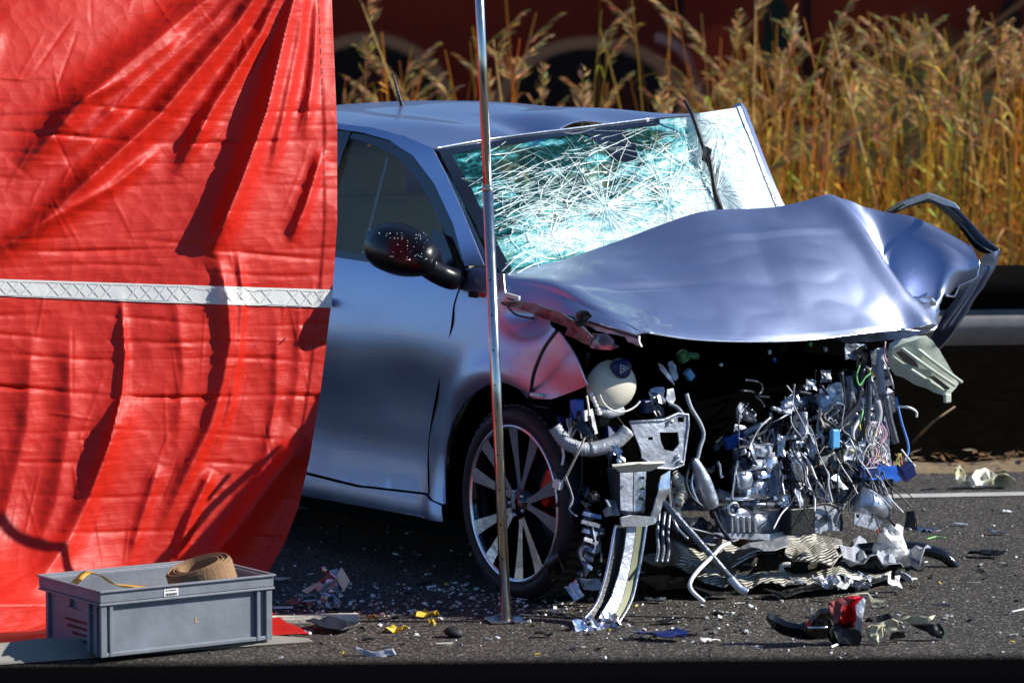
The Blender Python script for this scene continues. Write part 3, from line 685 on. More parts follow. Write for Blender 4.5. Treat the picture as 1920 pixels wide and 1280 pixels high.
# coiled tan strap and yellow strap lying in the crate
Rz = Matrix.Rotation(ca, 3, 'Z')
def coil(name, c, r0, turns, w, th, tilt, mat, lab, cat):
    vv, ff = [], []; N = int(turns * 36); rm = Matrix.Rotation(tilt[1], 3, 'Y') @ Matrix.Rotation(tilt[0], 3, 'X')
    for i in range(N):
        a = i / 36 * 2 * math.pi; r = r0 + th * 1.75 * i / 36 + .0018 * math.sin(a * 3 + i * .01); lift = .0035 * math.sin(int(i / 36) * 2.4)
        for dr, z in ((0, -w / 2), (th, -w / 2), (th, w / 2), (0, w / 2)): vv.append(rm @ Vector(((r + dr) * math.cos(a) * 1.12, (r + dr) * math.sin(a), z + lift)) + Vector(c))
    for i in range(N - 1):
        for k in range(4): ff.append((i * 4 + k, i * 4 + (k + 1) % 4, (i + 1) * 4 + (k + 1) % 4, (i + 1) * 4 + k))
    return link(name, vv, ff, mat, None, label=lab, cat=cat, smooth=False)
cc = Vector(G(374, 1082, ch + .002)); coil('strap_roll', (cc.x, cc.y + .05, cc.z + .002),   .048, 8, .058, .0028, (R(8), R(-16)), 'webbing_tan', 'tan webbing strap rolled into a coil inside the grey crate', 'strap')
cc2 = (cc.x - .03, cc.y + .045, .085); coil('strap_roll', cc2, .030, 7, .10, .0035, (0, 0), 'webbing_tan', 'lower strap roll under the coiled tan strap in the crate', 'strap')
sp = [Vector(G(120, 1112, ch - .05)), Vector(G(142, 1092, ch - .0)), Vector(G(160, 1078, ch + .012)), Vector(G(185, 1083, ch + .010)), Vector(G(212, 1100, ch - .01)), Vector(G(250, 1104, ch - .012)), Vector(G(290, 1106, ch - .03)), Vector(G(330, 1112, ch - .09))]
vv, ff = [], []; NS = 60; P3 = [np.array(p) for p in sp]
for i in range(NS):
    p = cr(P3, i / (NS - 1)); wv_ = Vector((-.5, 1, 0)).normalized() * .024
    for q in (-1, 1):
        for e in (.0015, -.0015): vv.append(Vector(p) + Vector((0, .05, 0)) + wv_ * q + Vector((0, 0, e)))
for i in range(NS - 1):
    for a, b in ((0, 1), (1, 3), (3, 2), (2, 0)): ff.append((i * 4 + a, i * 4 + b, (i + 1) * 4 + b, (i + 1) * 4 + a))
link('strap', vv, ff, 'webbing_yellow', None, label='yellow webbing strap looping over the left end of the crate', cat='strap')

# ================================================================== THE WRECKED CAR
M('blue_grey', (.16, .24, .42), .35, metal=.5)
# car space: x forward, y towards the car's left (right in the picture), z up; origin under the near front wheel
CAR = thing('crashed_car', 'wrecked grey hatchback with buckled blue-shining hood, shattered windscreen and torn-off front', 'car', (0, 0, 0), math.atan2(HV[1], HV[0]))
KW = [.10, .15, .20, .28, .40, .53, .64, .72, .80, .90, .97, 1.02, 1.2, 1.38, 1.45, 1.52]
KV = [.06, .02, -.012, .004, .020, .010, -.012, -.020, -.012, .006, .022, .040, .105, .172, .215, .30]
_w = np.linspace(.05, 1.6, 320); _v = np.interp(_w, KW, KV)
for _ in range(3): _v = np.convolve(np.pad(_v, 5, 'edge'), np.ones(11) / 11, 'valid')
HUB = (-.035, .30)
def vside(u, w):
    v = float(np.interp(w, _w, _v)); r = math.hypot(u - HUB[0] + .03, w - HUB[1])
    if w < .95: v -= .022 * math.exp(-((r - .40) / .055) ** 2)
    if u > .05 and w < 1.0: v += .22 * (u - .05) ** 2
    if u < -2.9: v += .16 * (-2.9 - u) ** 2
    if w < 1: v += .012 * math.exp(-((u + .62) / .28) ** 2 - ((w - .62) / .1) ** 2)      # shallow dent in the door
    return v
def Sd(px, py):
    v = 0.
    for _ in range(8):
        p = V(px, py, v); v = vside(p[0], p[2])
    return (p[0], v, p[2])
def side2(L): return [(Sd(*p)[0], Sd(*p)[2]) for p in L]
def sidep(name, outline, mat, parent=CAR, step=.028, solid=.003, holes=(), off=0., mirror=False, push=None, **k):
    P2, T = fill(outline, step, holes)
    if mirror: vs_ = [(u, 1.77 - vside(u, w) - off, w) for u, w in P2]
    else: vs_ = [(u, vside(u, w) + off + (push(u, w) if push else 0), w) for u, w in P2]
    return link(name, vs_, T, mat, parent, solid=solid, **k)
arch_px = [(832, 945), (831, 921), (833, 849), (849, 787), (875, 746), (911, 720), (942, 715), (973, 728), (988, 746)]
# front door
door_front = [(868, 525), (852, 570), (845, 622), (823, 720), (808, 800), (803, 860), (805, 925)]
d2 = side2(door_front)
belt = lambda u: float(np.interp(u, [-3.5, -1.05, -.33], [1.045, 1.0, .982]))
door = sidep('front_door', d2 + [(-.95, .262), (-1.36, .272), (-1.37, belt(-1.37)), (-1.05, belt(-1.05)), (-.7, belt(-.7))], 'car_paint')
tube('door_seam', [(u, vside(u, w) - .0012, w) for u, w in [(a + .003, b) for a, b in d2]], .0032, 'black_matt', door, seg=6)
sidep('belt_strip', [(-.33, belt(-.33) + .002), (-1.36, belt(-1.36)), (-1.36, belt(-1.36) + .022), (-.33, belt(-.33) + .024)], 'black_gloss', door, off=-.004, solid=.008)
link('door_handle', *boxmesh((-1.2, -.035, .86), (.17, .025, .028)), 'car_paint', door, smooth=False, bevel=.008)
# front fender, torn off at its leading edge
fend = d2[::-1][1:] + []
f_out = side2([(803, 925), (832, 945)] + arch_px[1:] + [(1035, 748), (1100, 722), (1088, 690), (1075, 662), (1050, 622), (1018, 606), (990, 592), (949, 560), (945, 514), (905, 502), (874, 503), (868, 525)]) + d2[1:-1]
def fpush(u, w):   # crushed hollow under the hood edge
    return .075 * math.exp(-((u - .02) / .10) ** 2 - ((w - .885) / .045) ** 2) + .02 * math.sin(u * 24) * max(0, u - .05) + .01 * max(0, u - .1) * math.sin(w * 40)
fender = sidep('front_fender', f_out, 'car_paint', push=fpush, step=.02)
tube('arch_lip', [(u, vside(u, w) + .006, w) for u, w in side2(arch_px)], .006, 'car_paint', fender, seg=6)
tube('torn_edge', [(u, vside(u, w) + fpush(u, w) - .002, w) for u, w in side2([(1050, 622), (1075, 662), (1088, 690), (1100, 722)])], .0032, 'bright_metal', fender, seg=6)
box('trim_clip', Sd(905, 553), (.035, .012, .016), 'red_lens', fender); box('side_repeater', Sd(889, 552), (.05, .016, .02), 'black_gloss', fender)
# sill
sidep('sill', side2([(835, 977), (832, 947), (803, 928)]) + [(-.95, .255), (-1.4, .265), (-2.25, .285), (-2.25, .19), (-1.27, .19)], 'car_paint', off=-.008, step=.014)
box('sill_rail', (-1.3, .10, .165), (1.9, .1, .06), 'underbody', CAR)
# rear door, quarter and back wheel arch, behind the red sheet
sidep('rear_door', [(-1.378, .272), (-2.2, .30), (-2.28, .48), (-2.36, .62), (-2.40, belt(-2.4)), (-1.378, belt(-1.378))], 'car_paint')
arc = [(-2.66 + .37 * math.cos(a), .31 + .37 * math.sin(a)) for a in np.linspace(R(178), R(0), 12)]
sidep('rear_quarter', [(-2.2, .19)][:0] + [(-3.55, .28)] + [(-3.03, .28)] + arc + [(-2.285, .30), (-2.29, .48), (-2.37, .62), (-2.41, belt(-2.41)), (-2.42, 1.06), (-2.85, 1.22), (-3.25, 1.30), (-3.45, 1.1), (-3.6, .95), (-3.62, .6)], 'car_paint', step=.05)
# greenhouse: painted A-pillar and roof rail, black door frame, glass
rail_top = side2([(640, 233), (700, 240), (760, 256), (812, 279), (838, 330), (862, 384), (885, 440), (908, 497)])
rail_low = side2([(872, 499), (850, 420), (815, 345), (775, 292), (730, 263), (680, 249), (640, 243)])
back_top = [(-3.25, 1.31), (-2.9, 1.385), (-2.4, 1.43), (-1.9, 1.443)]; back_low = [(-1.9, 1.425), (-2.4, 1.41), (-2.85, 1.36), (-3.2, 1.28)]
sidep('roof_rail', back_top + rail_top + rail_low + back_low, 'car_paint', step=.02)
win = side2([(858, 515), (842, 468), (822, 420), (795, 365), (770, 328), (740, 296), (705, 277), (668, 264), (640, 258)]) + [(-1.36, 1.40), (-1.36, belt(-1.36) + .022)] + side2([(640, 479), (760, 500)])
frame_o = rail_low + [(-1.37, 1.418), (-1.37, belt(-1.37) + .01)] + [(-.9, belt(-.9) + .01), (-.33, belt(-.33) + .01)]
sidep('window_frame', frame_o, 'black_gloss', door, holes=[win], off=.012, step=.02)
sidep('window_glass', win, 'side_glass', door, off=.020, step=.05, solid=0)
sidep('b_pillar', [(-1.30, 1.0), (-1.46, 1.0), (-1.44, 1.41), (-1.31, 1.41)], 'black_gloss', off=.008)
sidep('rear_window_glass', [(-1.46, belt(-1.5) + .01), (-1.45, 1.405), (-1.9, 1.42), (-2.4, 1.40), (-2.75, 1.28), (-2.42, belt(-2.42) + .01)], 'side_glass', off=.012, step=.08, solid=0)
sidep('pillar_trim', [(-1.02, 1.02), (-1.032, 1.02), (-1.057, 1.33), (-1.045, 1.33)], 'steel_white', door, off=.026, step=.03)
# far side of the body
arc2 = [(-2.66 + .37 * math.cos(a), .31 + .37 * math.sin(a)) for a in np.linspace(R(178), R(0), 12)]
wholes = [[(-.80, 1.02), (-1.08, 1.36), (-1.3, 1.39), (-1.3, 1.02)], [(-1.42, 1.03), (-1.42, 1.4), (-2.3, 1.39), (-2.7, 1.25), (-2.4, 1.06)]]
sidep('far_body_side', [(-3.55, .28), (-3.03, .28)] + arc2 + [(-2.28, .2), (-.5, .2), (-.42, .5), (-.5, .75), (-.68, .96), (-.75, 1.0), (-1.04, 1.39), (-1.3, 1.43), (-2.4, 1.43), (-3.2, 1.3), (-3.6, .95), (-3.62, .6)], 'car_paint', holes=wholes, mirror=True, step=.06)
for h in wholes[1:]: sidep('far_window_glass', h, 'side_glass', mirror=True, off=.01, step=.1, solid=0)
# roof
hdr = [V(812, 279, .175), V(905, 263, .42), V(1000, 250, .62), V(1100, 238, .83), V(1225, 222, 1.10), V(1330, 212, 1.32), V(1392, 203, 1.44)]
def rrow(u, dz): return [(u, .205, 1.425 + dz[0]), (u, .40, 1.447 + dz[1]), (u, .62, 1.452 + dz[2]), (u, .83, 1.458 + dz[3]), (u, 1.10, 1.468 + dz[4]), (u, 1.32, 1.452 + dz[5]), (u, 1.53, 1.40 + dz[6])]
rows = [hdr, rrow(-1.1, (-.012, -.012, -.022, -.002, .008, .0, .05)), rrow(-1.5, (.012, .004, -.004, .002, .006, 0, .01)), rrow(-2.0, [.012] * 7), rrow(-2.6, [-.01] * 7), rrow(-3.15, [-.075] * 7)]
def rdisp(s, t):   # buckle across the front of the roof
    a = -.045 * math.exp(-((t - .34 - s * .35) / .05) ** 2) * max(0, 1 - s * 2.6) + .022 * math.exp(-((t - .48 - s * .2) / .06) ** 2) * max(0, 1 - s * 3)
    return (0, 0, a)
v, f = net(rows, 60, 70, rdisp); roof = link('roof', v, f, 'car_paint', CAR, solid=.003)
tube('header_edge', [Vector(p) + Vector((.006, 0, .001)) for p in hdr[:5]], .004, 'bright_metal', roof, seg=6)
ab = Vector(V(757, 210, .80)); at_ = Vector(V(736, 138, .80))
tube('antenna', [ab, ab.lerp(at_, .5), at_], [.009, .006, .003], 'black_plastic', CAR)
box('tailgate', (-3.56, .885, .75), (.06, 1.36, .7), 'car_paint', CAR, rot=(0, .12, 0), bevel=.03)
v, f = net([[(-3.15, .3, 1.36), (-3.15, .88, 1.385), (-3.15, 1.47, 1.36)], [(-3.52, .25, 1.09), (-3.56, .88, 1.1), (-3.52, 1.52, 1.09)]], 4, 12); link('rear_glass', v, f, 'side_glass', CAR)
box('rear_bumper', (-3.6, .885, .42), (.14, 1.6, .3), 'car_paint', CAR, bevel=.05)
for y in (.2, 1.57): box('tail_lamp', (-3.585, y, .88), (.07, .26, .14), 'red_lens', CAR, bevel=.02)
M('seat_dark', (.24, .21, .14), .8)
# floor, dash and seats
box('floor_pan', (-2.0, .885, .22), (2.9, 1.5, .08), 'underbody', CAR); box('bulkhead', (-.2, .885, .58), (.06, 1.5, .72), 'black_matt', CAR)
box('dashboard', (-.42, .885, .90), (.4, 1.4, .22), 'interior', CAR, bevel=.05)
for y in (.47, 1.3):
    st = box('front_seat', (-1.25, y, .5), (.5, .5, .2), 'seat_dark', CAR, bevel=.06); box('backrest', (-1.53, y, .85), (.16, .48, .66), 'seat_dark', st, rot=(0, -.25, 0), bevel=.06); box('headrest', (-1.64, y, 1.25), (.1, .27, .18), 'seat_dark', st, rot=(0, -.2, 0), bevel=.04)
box('rear_bench', (-2.35, .885, .62), (.3, 1.35, .62), 'seat_cloth', CAR, rot=(0, -.3, 0), bevel=.06)
tube('steering_wheel', [(-.66 + .07 * math.sin(a), 1.3 + .18 * math.cos(a), .98 + .17 * math.sin(a)) for a in np.linspace(0, 2 * math.pi, 25)], .016, 'black_plastic', CAR, sub=2)
# door mirror
M('black_mirror', (.004, .004, .005), .3, spec=.3)
mo = thing('m', '', ''); bpy.data.objects.remove(mo)
c = Vector(V(742, 470, -.13)); bm_v, bm_f = [], []; NA, NB = 20, 14
for i in range(NA + 1):
    s = i / NA; x = -.16 + .35 * s     # along the car
    rr_ = math.sin(math.pi * (s * .80 + .10)) ** .55
    for k in range(NB):
        a = 2 * math.pi * k / NB; hgt = .092 * rr_ * (1 if math.sin(a) > 0 else .8); bm_v.append(c + Vector((x - .02 * math.cos(a) + .05 * (1 - rr_), math.cos(a) * .095 * rr_, math.sin(a) * hgt + .012 * rr_ - .03 * s)))
for i in range(NA):
    for k in range(NB): bm_f.append((i * NB + k, i * NB + (k + 1) % NB, (i + 1) * NB + (k + 1) % NB, (i + 1) * NB + k))
bm_f += [tuple(range(NB)), tuple(range(NA * NB, NA * NB + NB))]
mir = link('door_mirror', bm_v, bm_f, 'black_mirror', CAR)
tube('mirror_foot', [V(800, 498, -.13), V(822, 512, -.08), V(846, 522, -.03), V(856, 520, .02)], [.036, .036, .036, .034], 'black_mirror', mir, seg=14)
sidep('mirror_sail', side2([(862, 512), (848, 470), (836, 440), (815, 430), (810, 505)]), 'black_gloss', mir, off=-.003, solid=.012)
for (a, b) in ((735, 481), (765, 487)): box('mirror_glint_strip', V(a, b, -.226), (.02, .004, .004), 'bright_metal', mir, bevel=.001)
gv, gf = [], []; rr = random.Random(3)
for i in range(55):
    s = rr.random() ** .6; px = 700 + 108 * s; py = 436 + 50 * rr.random() ** 1.3; p = Vector(V(px, py, -.20 - .02 * rr.random())); q = boxmesh(p, [rr.uniform(.001, .0026)] * 3, (rr.random(), rr.random(), 0)); n0 = len(gv); gv += q[0]; gf += [tuple(i + n0 for i in w) for w in q[1]]
link('glass_crumbs', gv, gf, 'crack_white', mir, smooth=False, kind='stuff')

# wheels
def wheel(u0, w0, v0, sgn, turn=0.):
    ax = lambda r, a, h: (u0 + r * math.cos(a), v0 + sgn * h, w0 + r * math.sin(a))
    wh = link('wheel', *lathe([(.243, .008), (.247, .0), (.240, -.004), (.233, .006), (.228, .03), (.222, .09), (.222, .16)], 64, ax), 'black_gloss', CAR)
    link('rim_lip', *lathe([(.2475, .002), (.2475, -.004), (.2405, -.007), (.2345, .000)], 64, ax), 'bright_metal', wh)
    tp = [(.236, .02), (.246, .004), (.262, -.010), (.276, -.010), (.290, -.001), (.299, .014), (.303, .04), (.304, .17), (.296, .20), (.25, .21)]
    link('tyre', *lathe(tp, 72, ax), 'rubber', wh)
    tr = []
    for k in range(60):
        a = 2 * math.pi * k / 60
        for h in (.035, .09, .145): tr.append(([ax(.3055, a + da, h + dh) for da, dh in ((-.03, -.02), (.03, -.024), (.03, .02), (-.03, .024))], [(0, 1, 2, 3)]))
    link('tread_blocks', *joinm(tr), 'rubber', wh, smooth=False, solid=.006)
    link('rim_barrel', *lathe([(.222, .09), (.05, .10), (.0, .10)], 40, ax), 'black_matt', wh)
    link('brake_disc', *lathe([(.145, .085), (.145, .070), (.06, .070)], 40, ax), 'steel_dark', wh)
    for k in range(5):
        a0 = R(4 + 72 * k) + turn
        for s in (-1, 1):
            pts_ = []; outs = []
            for r, da, wd, h in ((.040, 4, .010, .018), (.09, 11, .0105, .014), (.15, 13.5, .0150, .008), (.20, 14.5, .0205, .003), (.236, 14.6, .025, -.002)):
                a = a0 + s * R(da); d = Vector((math.cos(a), 0, math.sin(a))); p = Vector((-math.sin(a), 0, math.cos(a))); outs.append((d * r - p * wd, d * r + p * wd, h))
            vv, ff, fm = [], [], []
            for (p0, p1, h) in outs:
                for q, hh in ((p0, h), (p1, h), (p1 * 1., h + .045), (p0 * 1., h + .045)): vv.append((u0 + q.x, v0 + sgn * hh, w0 + q.z))
            for i in range(4):
                for j in range(4): ff.append((i * 4 + j, i * 4 + (j + 1) % 4, (i + 1) * 4 + (j + 1) % 4, (i + 1) * 4 + j)); fm.append(1 if j == 0 else 0)
            link('spoke', vv, ff, None, wh, mats=['black_gloss', 'bright_metal'], fm=fm, smooth=False)
    link('hub_cap', *lathe([(.0, .002), (.026, .003), (.032, .008), (.055, .020), (.06, .05)], 28, ax), 'black_gloss', wh)
    em = [(-.006, .02), (.004, .022), (.010, .014), (.006, .006), (.012, -.004), (.008, -.018), (.002, -.008), (-.003, -.018), (-.009, -.016), (-.006, -.004), (-.012, .004), (-.010, .014)]
    P2, T = fill(em, .004); link('lion_emblem', [(u0 + x, v0 - sgn * .0015, w0 + z) for x, z in P2], T, 'bright_metal', wh, solid=.002)
    for k in range(5): a = R(40 + 72 * k); p = ax(.038, a, .006); q = ax(.038, a, .024); tube('wheel_bolt', [p, q], .006, 'bright_metal', wh, seg=6, sub=1)
    return wh
wf = wheel(HUB[0], HUB[1], .0, 1)
wheel(-2.66, .305, .02, 1, .3); wheel(-2.66, .305, 1.75, -1, .5)
box('brake_calliper', (HUB[0] + .13, .055, .36), (.06, .05, .12), 'red_lens', wf, rot=(0, .5, 0), bevel=.012)
# dark wheel house and underbody
v, f = [], []; N = 14
for i in range(N + 1):
    a = R(195 - 215 * i / N); 
    for y in (.03, .34): v.append((-.06 + .40 * math.cos(a), y, .30 + .395 * math.sin(a)))
for i in range(N): f.append((2 * i, 2 * i + 1, 2 * i + 3, 2 * i + 2))
link('wheel_liner', v, f, 'black_matt', CAR, solid=.004); box('wheel_house', (-.1, .36, .45), (.7, .03, .6), 'black_matt', CAR)
tube('shock_absorber', [(-.05, .25, .35), (-.1, .30, .75)], .03, 'black_plastic', CAR, sub=1); tube('brake_hose', [(.0, .12, .62), (.03, .10, .52), (.02, .14, .45)], .006, 'dark_hose', CAR)

# ---- windscreen
BL = Vector(V(935, 512, .09)); TL = Vector(V(822, 286, .19)); TR = Vector(V(1388, 201, 1.42)); BR = Vector((-.46, 1.46, 1.02)); MR = Vector(V(1462, 394, 1.44))
def wsp(s, t):   # s left->right, t top->bottom
    l = TL.lerp(BL, t); r_ = TR + (MR - TR) * (t / .8); p = l.lerp(r_, s)
    n = Vector((.62, 0, .78)); bulge = .085 * math.sin(math.pi * s) * (1 - .1 * t)
    tp = TL.lerp(TR, s); h = np.array(cr([np.array(q) for q in hdr], min(1, .02 + s))); 
    p += (Vector(h) + Vector((.004, 0, -.006)) - tp) * max(0, 1 - t * 3.2) * (1 if s < .72 else max(0, (.86 - s) / .14))
    return p + n * bulge * min(1, t * 4 + .0) * .45
def ws_crumple(s, t):
    q = Vector((s * 9, t * 6, 1.3)); a = .010 * noise.noise(q * 1.1) + .006 * abs(noise.noise(q * 2.7)) - .035 * math.exp(-((s - .40) / .16) ** 2 - ((t - .62) / .28) ** 2)
    a += -.03 * math.exp(-((s - .76 - .06 * t) / .028) ** 2) + .03 * math.exp(-((s - .86) / .08) ** 2) * t
    return a * min(1, s * 14) * min(1, (1 - s) * 14) * min(1, t * 8)
WN = Vector((.62, 0, .78)).normalized()
def wsq(s, t, off=0.): return wsp(s, t) + WN * (ws_crumple(s, t) + off)
def ws_inv_build():
    g = {}
    for i in range(0, 101):
        for j in range(0, 101):
            s, t = i / 100, j / 100; p = wsp(s, t); w = HV * p.x + LV * p.y + np.array([0, 0, p.z]); r_ = w - CO
            zc = r_[1] * math.cos(PITCH) - r_[2] * math.sin(PITCH); yc = r_[1] * math.sin(PITCH) + r_[2] * math.cos(PITCH)
            g[(s, t)] = (960 + FPX * r_[0] / zc, 640 - FPX * yc / zc)
    ks = list(g); A = np.array([g[k] for k in ks]); return ks, A
WK, WA = ws_inv_build()
def wst(px, py): return WK[int(np.argmin(((WA - (px, py)) ** 2).sum(1)))]
NS_, NT_ = 150, 110; v, tn = [], []
for i in range(NS_):
    for j in range(NT_):
        s, t = i / (NS_ - 1), j / (NT_ - 1); v.append(wsq(s, t))
        q = Vector((s * 16 + t * 5, t * 16, 4.)); k = .10 + .85 * max(0, min(1, (s - .52) / .30)) ** 1.0 + .75 * math.exp(-((t - .86) / .15) ** 2) * min(1, s * 6) + .30 * math.exp(-((s - .42) / .16) ** 2 - ((t - .60) / .2) ** 2)
        k += .55 * noise.noise(q) + .40 * noise.noise(q * 2.3) + .2 * noise.noise(q * 5)
        k -= 1.1 * math.exp(-((s - .30) / .12) ** 2 - ((t - .46) / .09) ** 2) * .8 + .7 * math.exp(-((s - .62) / .1) ** 2 - ((t - .18) / .1) ** 2) + .7 * math.exp(-((s - .27) / .14) ** 2 - ((t - .24) / .07) ** 2)
        k = max(0, min(1, k)); tn.append((k, k, k, 1))
f = [(i * NT_ + j, i * NT_ + j + 1, (i + 1) * NT_ + j + 1, (i + 1) * NT_ + j) for i in range(NS_ - 1) for j in range(NT_ - 1)]
ws = link('windscreen', v, f, 'crazed_glass', CAR, tone=tn, tname='craze', smooth=False)
# black printed border and mirror mount
def wband(name, pts_st, w0, off, mat, par):
    vv, ff = [], []
    for i, (s, t, nx_, nt_) in enumerate(pts_st): vv += [wsq(s, t, off), wsq(min(1, s + nx_ * w0), min(1, t + nt_ * w0 * 2.2), off)]
    for i in range(len(pts_st) - 1): ff.append((2 * i, 2 * i + 1, 2 * i + 3, 2 * i + 2))
    return link(name, vv, ff, mat, par, solid=.001)
wband('black_border', [(0, t, 1, 0) for t in np.linspace(0, 1, 40)], .038, .004, 'black_gloss', ws)
wband('black_border', [(s, 0, 0, 1) for s in np.linspace(0, .66, 50)], .028, .0045, 'black_gloss', ws)
wband('black_border', [(1, t, -1, 0) for t in np.linspace(0, 1, 30)], .012, .004, 'steel_dark', ws)
def st_poly(name, pxs_, mat, off, par, step=9, **k):
    P2, T = fill(pxs_, step); return link(name, [wsq(*wst(*p), off) for p in P2], T, mat, par, **k)
st_poly('mirror_mount_patch', [(1098, 252), (1140, 236), (1172, 236), (1198, 290), (1192, 299), (1160, 298), (1125, 275)], 'black_gloss', .0035, ws, solid=.001)
pr = [np.array(p) for p in [(u, vside(u, w) + .004, w) for u, w in rail_top[3:]]]; vv = []
for k in range(30):
    t = k / 29; vv += [Vector(cr(pr, t)) + Vector((-.012, .006, -.008)), wsq(.004, t, -.004)]
link('pillar_seal', vv, [(2 * k, 2 * k + 1, 2 * k + 3, 2 * k + 2) for k in range(29)], 'black_gloss', ws, solid=.002)
# crack lines: fine raised splinters of glass
rr = random.Random(21); cv, cf = [], []
def crack(pts_, w):
    P_ = []
    for (a, b) in pts_:
        if not (0.02 < a < .985 and .03 < b < .99): break
        P_.append((a, b))
    if len(P_) < 2: return
    n0 = len(cv); off = rr.uniform(.0015, .006)
    for i, (a, b) in enumerate(P_):
        i2 = min(i, len(P_) - 2); d = Vector((P_[i2 + 1][0] - P_[i2][0], (P_[i2 + 1][1] - P_[i2][1]) * .6)); d = d.normalized() if d.length > 1e-9 else Vector((1, 0)); ww = w * (1 - .6 * i / len(P_)); sx, st_ = -d.y * ww / 1.3, d.x * ww / .65
        cv.append(wsq(a + sx, b + st_, off)); cv.append(wsq(a - sx, b - st_, off + rr.uniform(-.001, .003)))
    for i in range(len(P_) - 1): cf.append((n0 + 2 * i, n0 + 2 * i + 1, n0 + 2 * i + 3, n0 + 2 * i + 2))
def walk(s, t, a, L, n=6, jit=.07):
    P_ = [(s, t)]
    for k in range(n): a += rr.gauss(0, jit); s += math.cos(a) * L / n; t += math.sin(a) * L / n * 1.7; P_.append((s, t))
    return P_
for (cs, ct, n, L) in ((.42, .62, 80, .34), (.30, .55, 40, .26), (.18, .86, 40, .2), (.60, .70, 60, .28), (.90, .12, 60, .32), (.78, .55, 60, .3)):
    for k in range(n):
        a = rr.uniform(0, 6.283); r0 = rr.uniform(0, .10); crack(walk(cs + math.cos(a) * r0, ct + math.sin(a) * r0 * 1.5, a, L * rr.uniform(.3, 1.2)), rr.uniform(.0004, .0011))
    for k in range(int(n * .5)):   # broken rings
        r0 = rr.uniform(.03, L); a = rr.uniform(0, 6.283); da = rr.uniform(.2, .8); crack([(cs + r0 * math.cos(a + da * q / 6) * (1 + rr.uniform(-.03, .03)), ct + 1.5 * r0 * math.sin(a + da * q / 6)) for q in range(7)], rr.uniform(.0004, .0010))
for (cs, ct) in ((.42, .62), (.20, .80), (.62, .66), (.88, .14), (.80, .62)):   # the main fractures of each impact
    for k in range(26):
        a = k * .2417 + rr.uniform(-.08, .08); crack(walk(cs + .01 * math.cos(a), ct + .015 * math.sin(a), a, rr.uniform(.10, .34), 7, .05), rr.uniform(.0012, .0026))
    for q_ in range(5):
        r0 = .03 + .045 * q_
        for k in range(11):
            if rr.random() < .35: continue
            a = k * .571 + rr.uniform(-.1, .1); b2 = a + .571 * rr.uniform(.7, 1.1); r1 = r0 * rr.uniform(.9, 1.1); crack([(cs + r0 * math.cos(a), ct + 1.5 * r0 * math.sin(a)), (cs + (r0 + r1) / 2 * math.cos((a + b2) / 2), ct + 1.5 * (r0 + r1) / 2 * math.sin((a + b2) / 2)), (cs + r1 * math.cos(b2), ct + 1.5 * r1 * math.sin(b2))], rr.uniform(.0010, .0022))
for k in range(200): crack(walk(rr.uniform(.03, .95), rr.uniform(.1, .95), rr.choice([rr.gauss(.15, .25), rr.gauss(3.3, .3), rr.gauss(-.5, .3)]), rr.uniform(.05, .22)), rr.uniform(.0003, .0009))
for k in range(120): crack(walk(rr.uniform(.03, .3), rr.uniform(.3, .98), rr.gauss(-.25, .15), rr.uniform(.05, .2)), rr.uniform(.0003, .0008))
link('crack_lines', cv, cf, 'crack_white', ws, smooth=False, kind='stuff')
for i, (a, b, c_, d) in enumerate(((940, 510, 985, 470), (950, 518, 1000, 478), (965, 515, 1020, 490), (1005, 488, 1012, 515), (935, 500, 960, 480))): tube('glass_splinter', [V(a, b, .06 + .02 * i), V((a + c_) / 2, (b + d) / 2 - 3, .1 + .03 * i), V(c_, d, .15 + .04 * i)], .0022, 'crack_white', ws, seg=5)
# right A-pillar behind the glass
v, f = net([[TR + Vector((-.02, .0, .01)), TR + Vector((-.03, .030, -.01))], [MR + Vector((-.02, .0, .0)), MR + Vector((-.03, .035, -.0))], [BR + Vector((-.02, 0, 0)), BR + Vector((-.03, .1, 0))]], 14, 4); link('far_pillar', v, f, 'car_paint', CAR, solid=.03)
# wiper standing up off the glass
wi = tube('wiper_arm', [V(1356, 404, 1.13), V(1342, 365, 1.14), V(1331, 300, 1.16), V(1322, 280, 1.17)], [.011, .010, .007, .006], 'black_plastic', CAR)
tube('wiper_blade', [V(1283, 189, 1.18), V(1298, 216, 1.18), V(1314, 262, 1.18), V(1332, 318, 1.175), V(1340, 350, 1.17)], [.005, .007, .008, .007, .004], 'black_plastic', wi)
box('blade_clip', V(1325, 290, 1.165), (.03, .018, .05), 'black_plastic', wi, rot=(0, .3, 0))

# ---- hood
cols = [   # (v, rear px, 3 mids, front px)
    (.015, [(949, 557), (1015, 577), (1085, 597), (1145, 613), (1192, 628)]),
    (.055, [(949, 532), (1030, 550), (1095, 576), (1155, 601), (1200, 626)]),
    (.10, [(950, 513), (1046, 530), (1110, 560), (1172, 597), (1215, 624)]),
    (.30, [(1050, 490), (1120, 516), (1180, 553), (1240, 595), (1292, 634)]),
    (.55, [(1160, 453), (1225, 492), (1285, 542), (1340, 597), (1390, 648)]),
    (.85, [(1310, 400), (1365, 450), (1420, 512), (1470, 578), (1510, 636)]),
    (1.10, [(1440, 391), (1490, 432), (1540, 494), (1585, 565), (1622, 623)]),
    (1.27, [(1532, 378), (1572, 425), (1618, 485), (1665, 555), (1690, 617)]),
    (1.37, [(1590, 376), (1636, 425), (1672, 480), (1712, 552), (1745, 612)]),
    (1.46, [(1650, 390), (1690, 440), (1722, 485), (1752, 545), (1757, 600)]),
    (1.56, [(1735, 417), (1765, 455), (1785, 495), (1780, 548), (1772, 560)]),
    (1.64, [(1822, 463), (1835, 487), (1832, 515), (1812, 540), (1795, 553)])]
rows = [[V(*c_[1][i], c_[0]) for c_ in cols] for i in range(5)]
